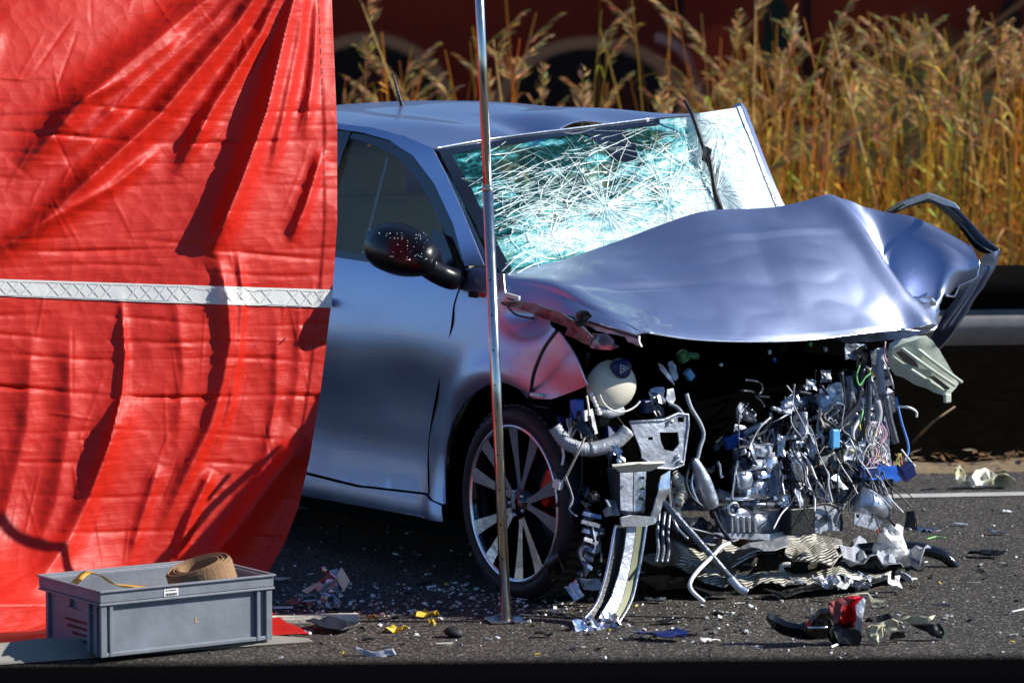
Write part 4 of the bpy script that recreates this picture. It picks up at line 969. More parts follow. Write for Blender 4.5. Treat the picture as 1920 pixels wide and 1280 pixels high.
def hdisp(s, t):
    tv = t * 11
    vall = -.24 * math.exp(-((tv - 8.7) / .75) ** 2) * math.exp(-((s - .42) / .25) ** 2)
    ridge = .03 * math.exp(-((tv - 7.25 - s * .6) / .5) ** 2) * (1 - abs(s - .4))
    wave = .010 * math.sin(s * 5 + tv * .9) * math.sin(math.pi * s) * min(1, tv / 3) + .012 * math.exp(-((tv - 3.0 - 1.5 * s) / .8) ** 2) * math.sin(math.pi * s)
    lip = -.003 * max(0, (s - .95) / .05) * (tv > 2.5)
    crs = -.012 * math.exp(-((s - .30 - .10 * (tv - 2)) / .04) ** 2) * math.exp(-((tv - 3.4) / .9) ** 2)
    kink = .016 * max(0, 1 - abs(tv - 3.9 - 1.1 * (1 - s)) / .9) * s ** 1.5 - .012 * max(0, 1 - abs(tv - 5.6 + .9 * s) / .35) * math.sin(math.pi * min(1, s * 1.2)) * .7 + .010 * max(0, 1 - abs(s - .22 - .05 * (tv - 5)) / .05) * max(0, 1 - abs(tv - 5.4) / 2.0)
    small = .006 * abs(noise.noise(Vector((s * 5, tv * 1.3, 2.)))) * min(1, tv / 3)
    return (0, 0, vall + ridge + wave + lip + crs + kink + small)
def hkeep(s, t):
    tv = t * 11
    if tv > 9.2 and s > .80 + .05 * math.sin(tv * 9) - .05 * (tv - 9.2): return False
    return True
v, f = net(rows, 110, 170, hdisp, hkeep); hood = link('hood', v, f, 'car_paint', CAR, solid=.0045)
fe = [np.array(rows[4][j]) + np.array(hdisp(1, j / 11)) for j in range(2, 10)]
tube('hood_front_edge', [tuple(p) for p in fe], .003, 'bright_metal', hood, seg=6)
tube('hood_corner_roll', [V(1690, 617, 1.27), V(1735, 622, 1.36), V(1755, 612, 1.41), V(1748, 602, 1.42), V(1725, 590, 1.43), V(1714, 570, 1.44)], .006, 'bright_metal', hood, seg=6)
plate('hood_inner_panel', [(1560, 634), (1622, 624), (1700, 622), (1752, 618), (1700, 634), (1640, 640), (1585, 642)], mV(1.2), 'steel_white', hood, rough=.01, step=10)
crumple('torn_metal', V(1728, 580, 1.40), (.06, .11), 'bright_metal', hood, seed=8, n=8, amp=.5, rot=(.3, 1.2, .4)); crumple('torn_metal', V(1698, 562, 1.36), (.07, .04), 'car_paint', hood, seed=9, n=6, amp=.4, rot=(.3, .8, 0))
# torn right-hand edge of the hood
for a in (((1690, 556), (1722, 558), (1748, 546), (1768, 552)), ((1768, 552), (1790, 556), (1800, 535), (1832, 520), (1835, 487))): tube('torn_edge', [V(x, y, 1.42 + .22 * (x - 1690) / 145) for x, y in a], .0035, 'bright_metal', hood, seg=6, sub=2)
box('hinge', V(1060, 600, .0), (.05, .02, .02), 'black_plastic', hood)
# far-side fender wrenched up and outwards
plate('bent_fender', [(1873, 470), (1862, 505), (1828, 560), (1790, 618), (1762, 655), (1745, 650), (1748, 632), (1772, 590), (1800, 548), (1836, 505), (1846, 478)], mV(1.70), 'car_paint', CAR, solid=.012, rough=.012, direction=(.5, .3, 0), seed=5)
fr = tube('fender_frame', [V(1668, 398, 1.62), V(1700, 382, 1.63), V(1742, 372, 1.64), V(1775, 388, 1.66), V(1812, 425, 1.68), V(1840, 458, 1.70), V(1872, 474, 1.71)], [.012, .014, .016, .020, .022, .026, .012], 'black_gloss', CAR, seg=12)
plate('frame_flange', [(1664, 394), (1700, 376), (1741, 361), (1790, 380), (1800, 392), (1764, 381), (1741, 372), (1704, 385), (1672, 400)], mV(1.62), 'steel_white', fr, solid=.004, rough=.006)
for a, b, c_, d in ((1838, 512, 1764, 618), (1850, 500, 1778, 612)): tube('fender_rib', [V(a, b, 1.69), V((a + c_) / 2 + 3, (b + d) / 2, 1.685), V(c_, d, 1.69)], .007, 'car_paint', CAR, seg=8)
# cowl seal and torn fender strips by the hood hinge
cs = plate('cowl_seal', [(938, 566), (970, 564), (1010, 570), (1050, 585), (1078, 600), (1112, 632), (1108, 645), (1070, 615), (1030, 600), (985, 580), (945, 572)], mV(-.03), 'steel_dark', CAR, solid=.01, rough=.012, step=8)
box('seal_end', V(962, 556, -.05), (.07, .01, .014), 'white_plastic', cs, rot=(0, .1, 0))
plate('torn_strip', [(1082, 596), (1100, 600), (1150, 614), (1198, 630), (1204, 650), (1180, 640), (1172, 631), (1120, 620)], mV(-.02), 'steel_white', CAR, solid=.004, rough=.015, step=8)
tube('strip_edge', [V(1085, 597, -.03), V(1140, 615, -.03), V(1196, 632, -.03)], .004, 'black_plastic', CAR)
plate('torn_patch', [(1112, 625), (1140, 626), (1166, 650), (1150, 656), (1108, 652)], mV(.03), 'car_paint', CAR, solid=.004, rough=.02, step=8)
plate('strip_gusset', [(1068, 610), (1112, 630), (1108, 648), (1060, 628)], mV(-.01), 'steel_dark', CAR, solid=.005, rough=.01, step=8)
crumple('hook_bracket', V(1093, 598, -.04), (.05, .05), 'black_plastic', CAR, seed=14, n=5, amp=.5, rot=(1.2, 0, .3))
tube('brake_line', [V(1044, 620, -.06), V(1022, 650, -.07), V(1008, 680, -.07), V(1000, 705, -.06), V(994, 745, -.03)], .006, 'dark_hose', CAR)
tube('washer_hose', [V(952, 575, -.05), V(968, 590, -.06), V(1000, 597, -.06)], .0035, 'dark_hose', CAR)
box('line_clip', V(1006, 740, -.04), (.05, .02, .012), 'white_plastic', CAR)

# ---- crushed mass filling the nose
rdc = plate('crushed_radiator', [(1300, 860), (1370, 800), (1450, 770), (1560, 720), (1640, 690), (1680, 760), (1660, 860), (1600, 930), (1500, 948), (1380, 945), (1310, 930)], mU(.17), 'steel_dark', CAR, step=14, solid=.03, rough=.10, freq=.016, direction=(1, 0, 0), smooth=False)
for i in range(26):
    x = 1385 + i * 10.5; y0_ = 830 - max(0, (x - 1385)) * .42; plate('core_fin', [(x, y0_), (x + 5, y0_ - 2), (x + 9, 940), (x + 3, 944)], mU(.235), 'steel_dark' if i % 3 else 'aluminium', rdc, step=16, solid=.012, rough=.07, freq=.02, seed=i, direction=(1, 0, 0), smooth=False)
def lump(name, px, py, u, sx, sy, sz, mat, seed, amp=.35, par=None):
    c = Vector(U(px, py, u)); v, f = [], []
    for a in range(9):
        th = math.pi * a / 8
        for b in range(14):
            ph = b * 6.2832 / 14; q = Vector((abs(math.sin(th)) ** .6 * math.copysign(abs(math.cos(ph)) ** .6, math.cos(ph)), abs(math.sin(th)) ** .6 * math.copysign(abs(math.sin(ph)) ** .6, math.sin(ph)), math.copysign(abs(math.cos(th)) ** .6, math.cos(th)))); q *= 1 + amp * noise.noise(q * 1.6 + Vector((seed, 0, 0))); v.append(c + Vector((q.x * sx, q.y * sy, q.z * sz)))
    for a in range(8):
        for b in range(14): f.append((a * 14 + b, a * 14 + (b + 1) % 14, (a + 1) * 14 + (b + 1) % 14, (a + 1) * 14 + b))
    o = link(name, v, f, mat, par or CAR); es = o.modifiers.new('crisp', 'EDGE_SPLIT'); es.split_angle = R(35); return o
gb = lump('gearbox_casting', 1412, 885, .26, .07, .06, .085, 'aluminium', 1)
for i, (x, y, sx, sz) in enumerate(((1395, 850, .03, .02), (1428, 845, .035, .022), (1440, 872, .025, .03), (1392, 900, .03, .035), (1425, 915, .035, .03), (1406, 925, .03, .022), (1446, 905, .022, .03), (1410, 870, .045, .016), (1430, 888, .04, .014))): lump('casting_boss', x, y, .33, .03, sx, sz, ('aluminium', 'steel_white', 'bright_metal')[i % 3], i + 5, .4, gb)
tube('casting_strut', [U(1372, 936, .34), U(1380, 880, .34), U(1388, 840, .33)], .004, 'bright_metal', gb); tube('casting_strut', [U(1374, 936, .34), U(1400, 934, .35), U(1440, 930, .34)], .006, 'bright_metal', gb)
cn = tube('ribbed_canister', [U(1490, 848, .33), U(1494, 870, .34), U(1500, 898, .34)], [.016, .021, .021, .016], 'bright_metal', CAR, seg=16)
for i in range(3): tube('canister_band', [tuple(Vector(U(1491 + 4 * i, 856 + 14 * i, .335)) + Vector((.023 * math.cos(a), .023 * math.sin(a), 0))) for a in np.linspace(0, 6.283, 14)], .003, 'steel_dark', cn, sub=1)
tube('filler_cup', [U(1508, 772, .34), U(1507, 792, .34), U(1506, 812, .34)], [.010, .014, .020], 'steel_white', CAR, seg=16); tube('cup_rim', [tuple(Vector(U(1506, 812, .34)) + Vector((.021 * math.cos(a), .021 * math.sin(a), 0))) for a in np.linspace(0, 6.283, 14)], .003, 'bright_metal', CAR, sub=1)
for i, (out, m_, u_) in enumerate((([(1534, 742), (1570, 716), (1612, 706), (1614, 760), (1600, 800), (1588, 815), (1560, 800), (1540, 775)], 'steel_white', .30), ([(1545, 760), (1568, 726), (1572, 770), (1556, 792)], 'steel_dark', .335), ([(1575, 780), (1600, 752), (1612, 790), (1592, 816)], 'aluminium', .33), ([(1460, 770), (1478, 752), (1500, 742), (1506, 758), (1490, 766), (1470, 776)], 'bright_metal', .30),
        ([(1522, 872), (1534, 856), (1556, 846), (1564, 862), (1556, 876), (1530, 880)], 'cream_plastic', .35), ([(1575, 846), (1600, 832), (1622, 822), (1608, 848), (1588, 868), (1576, 864)], 'cream_lens', .34), ([(1530, 930), (1542, 905), (1570, 890), (1590, 900), (1560, 912), (1545, 934)], 'aluminium', .33), ([(1488, 905), (1520, 900), (1528, 925), (1512, 944), (1488, 938)], 'steel_dark', .33), ([(1600, 655), (1625, 645), (1632, 662), (1610, 672)], 'black_gloss', .34),
        ([(1092, 940), (1136, 952), (1130, 1000), (1112, 1060), (1092, 1080), (1086, 1040), (1098, 990)], 'steel_dark', .34), ([(1130, 935), (1162, 940), (1160, 965), (1132, 968)], 'steel_white', .38), ([(1245, 905), (1300, 900), (1340, 930), (1335, 955), (1270, 960), (1244, 940)], 'steel_dark', .24), ([(1215, 890), (1240, 895), (1236, 935), (1216, 950)], 'steel_dark', .30), ([(1640, 655), (1662, 650), (1668, 720), (1650, 730), (1640, 700)], 'steel_dark', .28))):
    plate('crushed_panel', out, mU(u_), m_, CAR, step=9, rough=.045, freq=.035, seed=i + 20, direction=(1, 0, 0), smooth=False)
for i in range(7): plate('louvre', [(1094 + i * .5, 958 + i * 16), (1128 - i * 3, 966 + i * 16), (1126 - i * 3, 973 + i * 16), (1092 + i * .5, 965 + i * 16)], mU(.375), 'steel_white' if i % 2 else 'blue_grey', CAR, step=10, solid=.006, rough=.012, seed=i, direction=(1, 0, 0))
rq = random.Random(31)
for i in range(44):    # looms and hoses woven through the wreckage
    x = rq.uniform(1400, 1640); y = rq.uniform(740, 890); P_ = [(x, y)]; a = rq.uniform(0, 6.28)
    for k in range(5): a += rq.gauss(0, .7); P_.append((min(1668, max(1385, P_[-1][0] + 24 * math.cos(a))), min(950, max(700, P_[-1][1] + 18 * math.sin(a) + 8))))
    tube('hose' if i % 3 else 'cable', [U(a_, b_, .29 + .05 * math.sin(i + k * 1.3)) for k, (a_, b_) in enumerate(P_)], rq.choice([.0025, .004, .005, .007, .009]), rq.choice(['dark_hose', 'dark_hose', 'black_gloss', 'grey_hose', 'steel_dark', 'steel_white']), CAR, seg=8)
for i in range(46):    # torn scraps wedged low between the castings and the road
    x = rq.uniform(1450, 1640); y = rq.uniform(800, 955)
    if y < 1390 - x * .38: continue
    s = rq.uniform(.03, .075); crumple('torn_scrap', U(x, y, rq.uniform(.24, .36)), (s, s * rq.uniform(.4, .9)), rq.choice(['steel_dark', 'black_gloss', 'black_plastic', 'steel_dark', 'aluminium', 'blue_grey', 'steel_white']), CAR, seed=300 + i, n=5, amp=.28, rot=(rq.uniform(-1, 1), 1.2 + rq.uniform(-.7, .5), rq.uniform(-.8, .8)))
for i in range(22):    # torn leads trailing to the road
    x = rq.uniform(1480, 1660); y = rq.uniform(830, 900); P_ = [(x, y)]; dx = rq.uniform(-14, 22)
    for k in range(4): P_.append((P_[-1][0] + dx + rq.uniform(-10, 10), P_[-1][1] + rq.uniform(14, 32)))
    tube('torn_lead', [U(a_, min(b_, 1015), .34 + .03 * k) for k, (a_, b_) in enumerate(P_)], rq.choice([.0018, .0025, .0035]), rq.choice(['black_plastic', 'dark_hose', 'dark_hose', 'grey_hose', 'wire_white']), CAR, seg=6)
for i in range(30):    # dark bits round the near rail and wheel
    x = rq.uniform(1040, 1160); y = rq.uniform(780, 1090); s = rq.uniform(.02, .05)
    box(rq.choice(['bracket', 'connector', 'clip']), U(x, y, rq.uniform(.18, .30)), (s, s * rq.uniform(.4, 1.2), s * rq.uniform(.5, 1.8)), rq.choice(['black_plastic', 'steel_dark', 'navy_plastic', 'black_gloss', 'blue_grey']), CAR, rot=(rq.uniform(-.7, .7), rq.uniform(-.7, .7), rq.uniform(-.7, .7)), jit=s * .2, seed=i + 70)
# ---- what hangs in the open nose
def pl(name, out, u, mat, **k): return plate(name, out, mU(u), mat, CAR, direction=(1, 0, 0), **k)
box('engine_block', (.02, .85, .50), (.34, .7, .42), 'black_matt', CAR, bevel=.03); box('gearbox', (.0, .42, .42), (.3, .32, .34), 'black_matt', CAR, bevel=.04)
# expansion tank
tc_ = Vector(U(1146, 722, .30)); v, f = [], []
for i in range(17):
    th = math.pi * i / 16
    for k in range(28):
        a = 2 * math.pi * k / 28; q = Vector((.055 * math.sin(th) * math.cos(a), .086 * math.sin(th) * math.sin(a), .076 * math.cos(th)))
        q *= 1 + .03 * noise.noise(q * 30); v.append(tc_ + q)
for i in range(16):
    for k in range(28): f.append((i * 28 + k, i * 28 + (k + 1) % 28, (i + 1) * 28 + (k + 1) % 28, (i + 1) * 28 + k))
tank = link('expansion_tank', v, f, 'cream_plastic', CAR)
cp = Vector(U(1169, 691, .36)); cap = tube('tank_cap', [cp + Vector((-.03, 0, 0)), cp], .030, 'navy_plastic', tank, seg=24, sub=1)
a, b, c_ = [cp + Vector((.002, y, z)) for y, z in ((-.012, -.013), (-.012, .013), (.015, .0))]
tube('warning_triangle', [a, b, c_, a], .0018, 'label_white', cap, seg=5, sub=1); tube('warning_mark', [cp + Vector((.002, -.006, 0)), cp + Vector((.002, .002, 0))], .0026, 'label_white', cap, seg=5, sub=1)
tube('tank_seam', [tc_ + Vector((.058, .086 * math.cos(a), .076 * math.sin(a))) * 1 for a in np.linspace(3.4, 5.6, 12)], .003, 'white_plastic', tank, seg=6)
for i in range(6): box('tank_lug', tc_ + Vector((.02, -.088 + .006 * i, -.02 - .012 * i)), (.012, .012, .014), 'white_plastic', tank, rot=(.3 * i, .2, 0))
corrug('corrugated_hose', [U(1118, 766, .30), U(1140, 774, .31), U(1165, 768, .30)], .016, 'grey_hose', CAR, n=22)
corrug('air_duct', [U(1040, 800, .25), U(1060, 828, .27), U(1085, 840, .29), U(1110, 843, .30)], .021, 'grey_hose', CAR, n=30)
tube('air_duct_elbow', [U(1105, 843, .30), U(1130, 838, .31), U(1155, 828, .32), U(1178, 806, .33)], .023, 'steel_white', CAR, seg=12)
# bracket plate of the front panel
bp2 = pl('front_panel_bracket', [(1181, 791), (1200, 788), (1244, 787), (1271, 775), (1290, 777), (1291, 796), (1281, 871), (1261, 879), (1232, 877), (1203, 857), (1196, 830)], .42, 'steel_white', holes=[[(1235, 810), (1271, 810), (1273, 832), (1261, 846), (1243, 842), (1236, 826)], [(1270, 781), (1282, 781), (1282, 791), (1270, 791)], [(1213, 819), (1222, 818), (1223, 824), (1214, 825)]], step=9, solid=.006, rough=.006)
for a, b in ((1270, 856), (1275, 866), (1258, 790)): tube('bolt', [U(a, b, .424), U(a, b, .432)], .007, 'bright_metal', bp2, seg=8, sub=1)
tube('panel_edge', [U(1181, 791, .425), U(1244, 787, .425), U(1271, 775, .425), U(1290, 777, .425), U(1291, 796, .425), U(1281, 871, .425), U(1261, 879, .425), U(1232, 877, .425), U(1203, 857, .425)], .004, 'steel_white', bp2, seg=6, sub=1)
pl('shelf_plate', [(1136, 870), (1160, 866), (1228, 863), (1214, 880), (1160, 884)], .45, 'cream_plastic', step=9, solid=.008, rough=.006, push=lambda x, y: .05 - (y - 863) * .002)
# chassis rail end and the bent beam hanging from it
def U3(px, py, u): return Vector(U(px, py, u))
rl = link('chassis_rail', *joinm([boxmesh(tuple((U3(1162, 922, .40) + U3(1211, 922, .40)) / 2 - Vector((.06, 0, 0))), (.14, .075, .135))]), 'steel_dark', CAR, smooth=False, bevel=.006)
pl('rail_face', [(1162, 884), (1186, 884), (1186, 958), (1164, 956)], .415, 'steel_white', step=10, solid=.003, rough=.004); pl('rail_face', [(1188, 884), (1211, 882), (1209, 956), (1188, 958)], .413, 'aluminium', step=10, solid=.003, rough=.004)
for y in (895, 915, 935): tube('bolt', [U(1206, y, .418), U(1206, y, .426)], .005, 'black_plastic', rl, seg=8, sub=1)
pl('rail_flange', [(1152, 968), (1172, 963), (1213, 966), (1214, 980), (1195, 984), (1154, 984)], .45, 'bright_metal', step=8, solid=.008, push=lambda x, y: .03)
def beam(name, L, Rr, mat, bow, par=CAR, **k):
    # strip between two traced edges that falls forward to the ground
    v, f = [], []; n = len(L)
    for (a, b), (c_, d) in zip(L, Rr):
        for i in range(4): t = i / 3; x, y = a + (c_ - a) * t, b + (d - b) * t; v.append(U(x, y, .44 + bow(y)))
    for i in range(n - 1):
        for j in range(3): f.append((i * 4 + j, i * 4 + j + 1, (i + 1) * 4 + j + 1, (i + 1) * 4 + j))
    return link(name, v, f, mat, par, solid=.005, **k)
bow = lambda y: .08 * ((y - 983) / 190) ** 1.6 if y > 983 else 0
crash = beam('hanging_crash_beam', [(1176, 983), (1170, 1030), (1160, 1075), (1146, 1118), (1122, 1158)], [(1192, 983), (1186, 1030), (1178, 1075), (1166, 1122), (1148, 1160)], 'steel_white', lambda y: bow(y) + .022)
beam('beam_side', [(1154, 984), (1145, 1035), (1134, 1085), (1116, 1135), (1078, 1176)], [(1175, 983), (1169, 1030), (1159, 1075), (1145, 1118), (1120, 1160)], 'black_plastic', bow, crash)
beam('beam_side', [(1193, 983), (1187, 1030), (1179, 1075), (1167, 1122), (1148, 1162)], [(1212, 981), (1203, 1040), (1194, 1085), (1182, 1130), (1152, 1180)], 'primer_olive', bow, crash)
for P_ in ([(1154, 984), (1145, 1035), (1134, 1085), (1116, 1135), (1078, 1176)], [(1212, 981), (1203, 1040), (1194, 1085), (1182, 1130), (1152, 1180)]): tube('beam_edge', [U(x, y, .447 + bow(y)) for x, y in P_], .0045, 'bright_metal', crash, seg=6)
for i, (x, y) in enumerate(((1090, 1178), (1112, 1172), (1132, 1176), (1148, 1168))): crumple('crushed_end', U(x, y - 4, .56), (.055, .05), 'bright_metal', crash, seed=30 + i, n=5, amp=.6, rot=(.5 * i, .6, i))
# receiver drier, hoses and pipes
dr = tube('receiver_drier', [U(1300, 860, .36), U(1306, 872, .36), U(1318, 900, .36), U(1330, 935, .36), U(1336, 950, .36)], [.008, .017, .025, .027, .020], 'aluminium', CAR, seg=16)
tube('braided_hose', [U(1287, 738, .34), U(1296, 765, .35), U(1312, 792, .36), U(1319, 815, .36), U(1312, 840, .36), U(1307, 862, .36)], .0065, 'grey_hose', CAR)
tube('drier_pipe', [U(1296, 866, .35), U(1286, 900, .36), U(1296, 930, .37), U(1318, 950, .38)], .005, 'dark_hose', CAR); tube('drier_pipe', [U(1302, 880, .35), U(1297, 910, .36), U(1310, 945, .37)], .004, 'bright_metal', CAR)
lt = tube('loose_pipe', [U(1243, 940, .44), U(1300, 1003, .52), U(1372, 1086, .62)], .0105, 'steel_dark', CAR, seg=12, sub=2); tube('pipe_end', [U(1368, 1082, .618), U(1388, 1103, .645), U(1402, 1110, .66)], .0125, 'aluminium', lt, seg=12)
tube('bent_white_pipe', [U(1368, 1018, .55), U(1352, 1025, .56), U(1336, 1042, .57), U(1308, 1070, .60), U(1294, 1092, .62), U(1298, 1108, .63), U(1320, 1128, .66)], .0065, 'white_plastic', CAR, seg=10)
tube('black_lead', [U(1338, 960, .42), U(1352, 990, .48), U(1372, 1016, .54)], .006, 'dark_hose', CAR)
tube('thin_pipe', [U(1256, 900, .44), U(1262, 950, .45), U(1285, 985, .46), U(1330, 1000, .47), U(1372, 1012, .50)], .0055, 'dark_hose', CAR); tube('thin_pipe', [U(1254, 905, .45), U(1258, 950, .45), U(1268, 985, .46), U(1290, 1010, .5)], .004, 'bright_metal', CAR)
pl('stay_strap', [(1240, 892), (1258, 882), (1252, 925), (1238, 958), (1230, 982), (1222, 976), (1228, 945)], .45, 'bright_metal', step=8, solid=.004, rough=.012)
for x in (1236, 1246, 1256): tube('vertical_pipe', [U(x, 960, .40), U(x - 4, 1000, .44), U(x - 2, 1030, .48), U(x - 6, 1054, .52)], .006, 'steel_dark', CAR)
corrug('drive_shaft_boot', [U(1285, 990, .28), U(1300, 990, .28), U(1318, 988, .28)], .032, 'dark_hose', CAR, n=10); tube('drive_shaft', [U(1230, 985, .2), U(1330, 985, .2)], .014, 'steel_dark', CAR)
corrug('ribbed_hose', [U(1262, 890, .32), U(1280, 915, .33), U(1268, 945, .33)], .020, 'cream_plastic', CAR, n=18); corrug('ribbed_hose', [U(1345, 925, .25), U(1365, 932, .25), U(1382, 940, .26)], .016, 'grey_hose', CAR, n=16)
# cross member and radiator support
xm = pl('cross_member', [(1340, 960), (1360, 957), (1500, 957), (1505, 996), (1440, 1006), (1345, 1000)], .36, 'steel_dark', step=12, solid=.03, rough=.02)
pl('member_flange', [(1338, 998), (1440, 1001), (1512, 988), (1512, 996), (1440, 1011), (1338, 1008)], .39, 'steel_white', step=10, solid=.006, rough=.006)
for i in range(5): box('fin', U(1368 + i * 11, 982, .39), (.03, .008, .05), 'bright_metal', xm, rot=(.05, 0, 0))
tube('pipe_stub', [U(1340, 962, .30), U(1374, 955, .40)], .020, 'steel_dark', CAR, seg=18, sub=1); tube('pipe_ring', [tuple(U3(1375, 954, .405) + Vector((0, .02 * math.cos(a), .02 * math.sin(a)))) for a in np.linspace(0, 6.283, 20)], .0045, 'bright_metal', CAR, sub=1)
tube('tie_tube', [U(1388, 945, .34), U(1460, 948, .34)], .011, 'steel_dark', CAR, seg=12, sub=1); tube('tie_tube', [U(1360, 934, .33), U(1420, 936, .33)], .006, 'bright_metal', CAR)
box('black_module', U(1495, 975, .40), (.06, .10, .085), 'black_plastic', CAR)
pl('small_bracket', [(1545, 992), (1502, 986), (1504, 994), (1540, 1000)], .40, 'steel_white', step=8, rough=.01)
# cooling-fan motor and pump
fm_ = pl('fan_motor_plate', [(1516, 994), (1516, 962), (1526, 950), (1546, 946), (1564, 950), (1574, 966), (1574, 994)], .36, 'steel_white', step=8, solid=.02, holes=[[(1523, 968), (1529, 966), (1530, 975), (1524, 976)]])
tube('motor_hub', [U(1553, 971, .37), U(1553, 971, .40)], .012, 'steel_dark', fm_, seg=12, sub=1); tube('motor_strap', [U(1512, 960, .39), U(1528, 947, .39), U(1552, 944, .39), U(1572, 954, .39), U(1578, 975, .39), U(1577, 995, .39)], .005, 'black_plastic', fm_)
pm = tube('pump_body', [tuple(Vector(U(1622, 938, .38)) + Vector((0, -.035, .01))), tuple(Vector(U(1640, 952, .38)) + Vector((.02, .02, -.01)))], .045, 'aluminium', CAR, seg=24, sub=1)
for q in (.012, .024, .034): tube('pump_groove', [tuple(Vector(U(1640, 952, .38)) + Vector((.022 + q * 0, .022, -.012)) + Vector((.3 * q * math.sin(a), -.5 * q * math.sin(a) * .3, 0)) + Vector((q * .7 * math.sin(a), 0, q * math.cos(a)))) for a in np.linspace(0, 6.283, 18)], .0022, 'steel_dark', pm, sub=1)
pl('pump_bracket', [(1602, 960), (1640, 968), (1650, 985), (1640, 994), (1600, 982)], .42, 'steel_white', step=8, solid=.006, holes=[[(1604, 962), (1611, 962), (1611, 970), (1604, 970)], [(1627, 970), (1635, 971), (1635, 979), (1627, 978)]])
# crumpled castings and sheets
rr = random.Random(77); mm = ['black_gloss', 'aluminium', 'steel_dark', 'steel_dark', 'black_plastic', 'bright_metal', 'steel_white', 'aluminium', 'steel_dark', 'black_gloss', 'steel_white', 'aluminium', 'black_plastic', 'cream_plastic']
spots = [(1398, 860, .06, .07), (1420, 850, .07, .04), (1412, 880, .06, .05), (1402, 905, .05, .07), (1428, 905, .06, .06), (1412, 925, .05, .07), (1440, 930, .05, .04), (1440, 870, .05, .05), (1455, 895, .05, .07), (1426, 838, .04, .05),
    (1480, 758, .07, .05), (1465, 835, .03, .05), (1448, 845, .03, .04), (1500, 795, .05, .07), (1525, 770, .07, .06), (1560, 745, .08, .10), (1582, 770, .07, .12), (1600, 735, .06, .09), (1548, 790, .06, .07), (1575, 800, .07, .06), (1520, 830, .04, .06),
    (1495, 860, .05, .09), (1500, 905, .05, .06), (1545, 870, .07, .06), (1600, 845, .08, .05), (1570, 900, .08, .06), (1590, 880, .05, .05), (1530, 910, .06, .05), (1615, 690, .05, .06), (1600, 660, .06, .04), (1640, 680, .04, .06), (1470, 905, .05, .04), (1452, 918, .04, .03),
    (1468, 940, .04, .04), (1497, 935, .05, .05), (1350, 880, .03, .05), (1210, 845, .03, .04), (1232, 770, .04, .05), (1262, 695, .03, .05), (1232, 742, .04, .04), (1080, 775, .03, .06), (1070, 800, .03, .05), (1098, 800, .04, .05), (1160, 850, .03, .04), (1046, 900, .03, .04),
    (1175, 905, .02, .03), (1115, 930, .04, .03), (1128, 965, .04, .05), (1112, 1005, .04, .08), (1100, 1040, .03, .07), (1125, 1030, .04, .06), (1090, 1080, .04, .05), (1110, 1095, .05, .04), (1078, 1108, .04, .04), (1230, 905, .03, .04), (1270, 960, .03, .03), (1655, 715, .04, .05), (1520, 720, .03, .03), (1548, 705, .03, .03)]
for i, (x, y, a, b) in enumerate(spots):
    m_ = mm[i % len(mm)]; u_ = .30 + rr.uniform(-.06, .10)
    crumple('crushed_sheet', U(x, y, u_), (b * rr.uniform(.8, 1.5), a * rr.uniform(.7, 1.3)), m_, CAR, seed=100 + i, n=5, amp=.22, rot=(rr.uniform(-.9, .9), 1.3 + rr.uniform(-.6, .4), rr.uniform(-.7, .7)))
rr = random.Random(78)
for i in range(60):   # engine bay hardware: small castings, connectors and brackets
    x = rr.uniform(1385, 1640); y = rr.uniform(690, 950)
    if y < 850 - (x - 1385) * .95: continue
    u_ = rr.uniform(.16, .30); s = rr.uniform(.018, .05)
    box(rr.choice(['connector', 'bracket', 'casting']), U(x, y, u_), (s, s * rr.uniform(.5, 1.6), s * rr.uniform(.5, 1.6)), rr.choice(['steel_dark', 'aluminium', 'black_plastic', 'steel_white', 'dark_hose', 'black_gloss']), CAR, rot=(rr.uniform(-.6, .6), rr.uniform(-.6, .6), rr.uniform(-.6, .6)), jit=s * .15, seed=i)
for i in range(34):   # hoses and leads
    x = rr.uniform(1440, 1650); y = rr.uniform(690, 850); u_ = rr.uniform(.26, .40); P_ = [(x, y)]
    for k in range(4): P_.append((P_[-1][0] + rr.uniform(-22, 22), P_[-1][1] + rr.uniform(8, 42)))
    tube('lead', [U(a, min(b, 985), u_ + rr.uniform(-.02, .02)) for a, b in P_], rr.choice([.0022, .003, .004, .0055, .007]), rr.choice(['dark_hose', 'black_plastic', 'grey_hose', 'steel_white', 'dark_hose', 'wire_white']), CAR, seg=7)
for i in range(16):   # leads round the near wheel
    x = rr.uniform(1040, 1170); y = rr.uniform(760, 900); P_ = [(x, y)]; u_ = rr.uniform(.2, .36)
    for k in range(3): P_.append((P_[-1][0] + rr.uniform(-18, 18), P_[-1][1] + rr.uniform(10, 45)))
    tube('lead', [U(a, b, u_) for a, b in P_], rr.choice([.002, .003, .004]), rr.choice(['dark_hose', 'black_plastic', 'grey_hose', 'wire_white']), CAR, seg=7)
tank_w = tube('white_lead', [U(1100, 742, .34), U(1104, 770, .36), U(1102, 800, .36), U(1092, 830, .36), U(1078, 860, .34), U(1060, 895, .30), U(1048, 906, .28)], .0035, 'cream_plastic', CAR); box('lead_plug', U(1046, 908, .28), (.03, .02, .028), 'white_plastic', tank_w, rot=(0, .3, .2))
pl('white_flag_bracket', [(1095, 770), (1110, 766), (1120, 812), (1098, 818)], .34, 'white_plastic', step=8, solid=.006); box('blue_module', U(1082, 770, .27), (.03, .035, .07), 'blue_plastic', CAR); box('blue_module', U(1213, 762, .27), (.03, .04, .04), 'navy_plastic', CAR)
tube('purple_line', [V(930, 765, .06), V(985, 760, .05), V(1030, 765, .05)], .003, 'dark_hose', CAR)
for a in (((1340, 1), (0, 0)),): pass
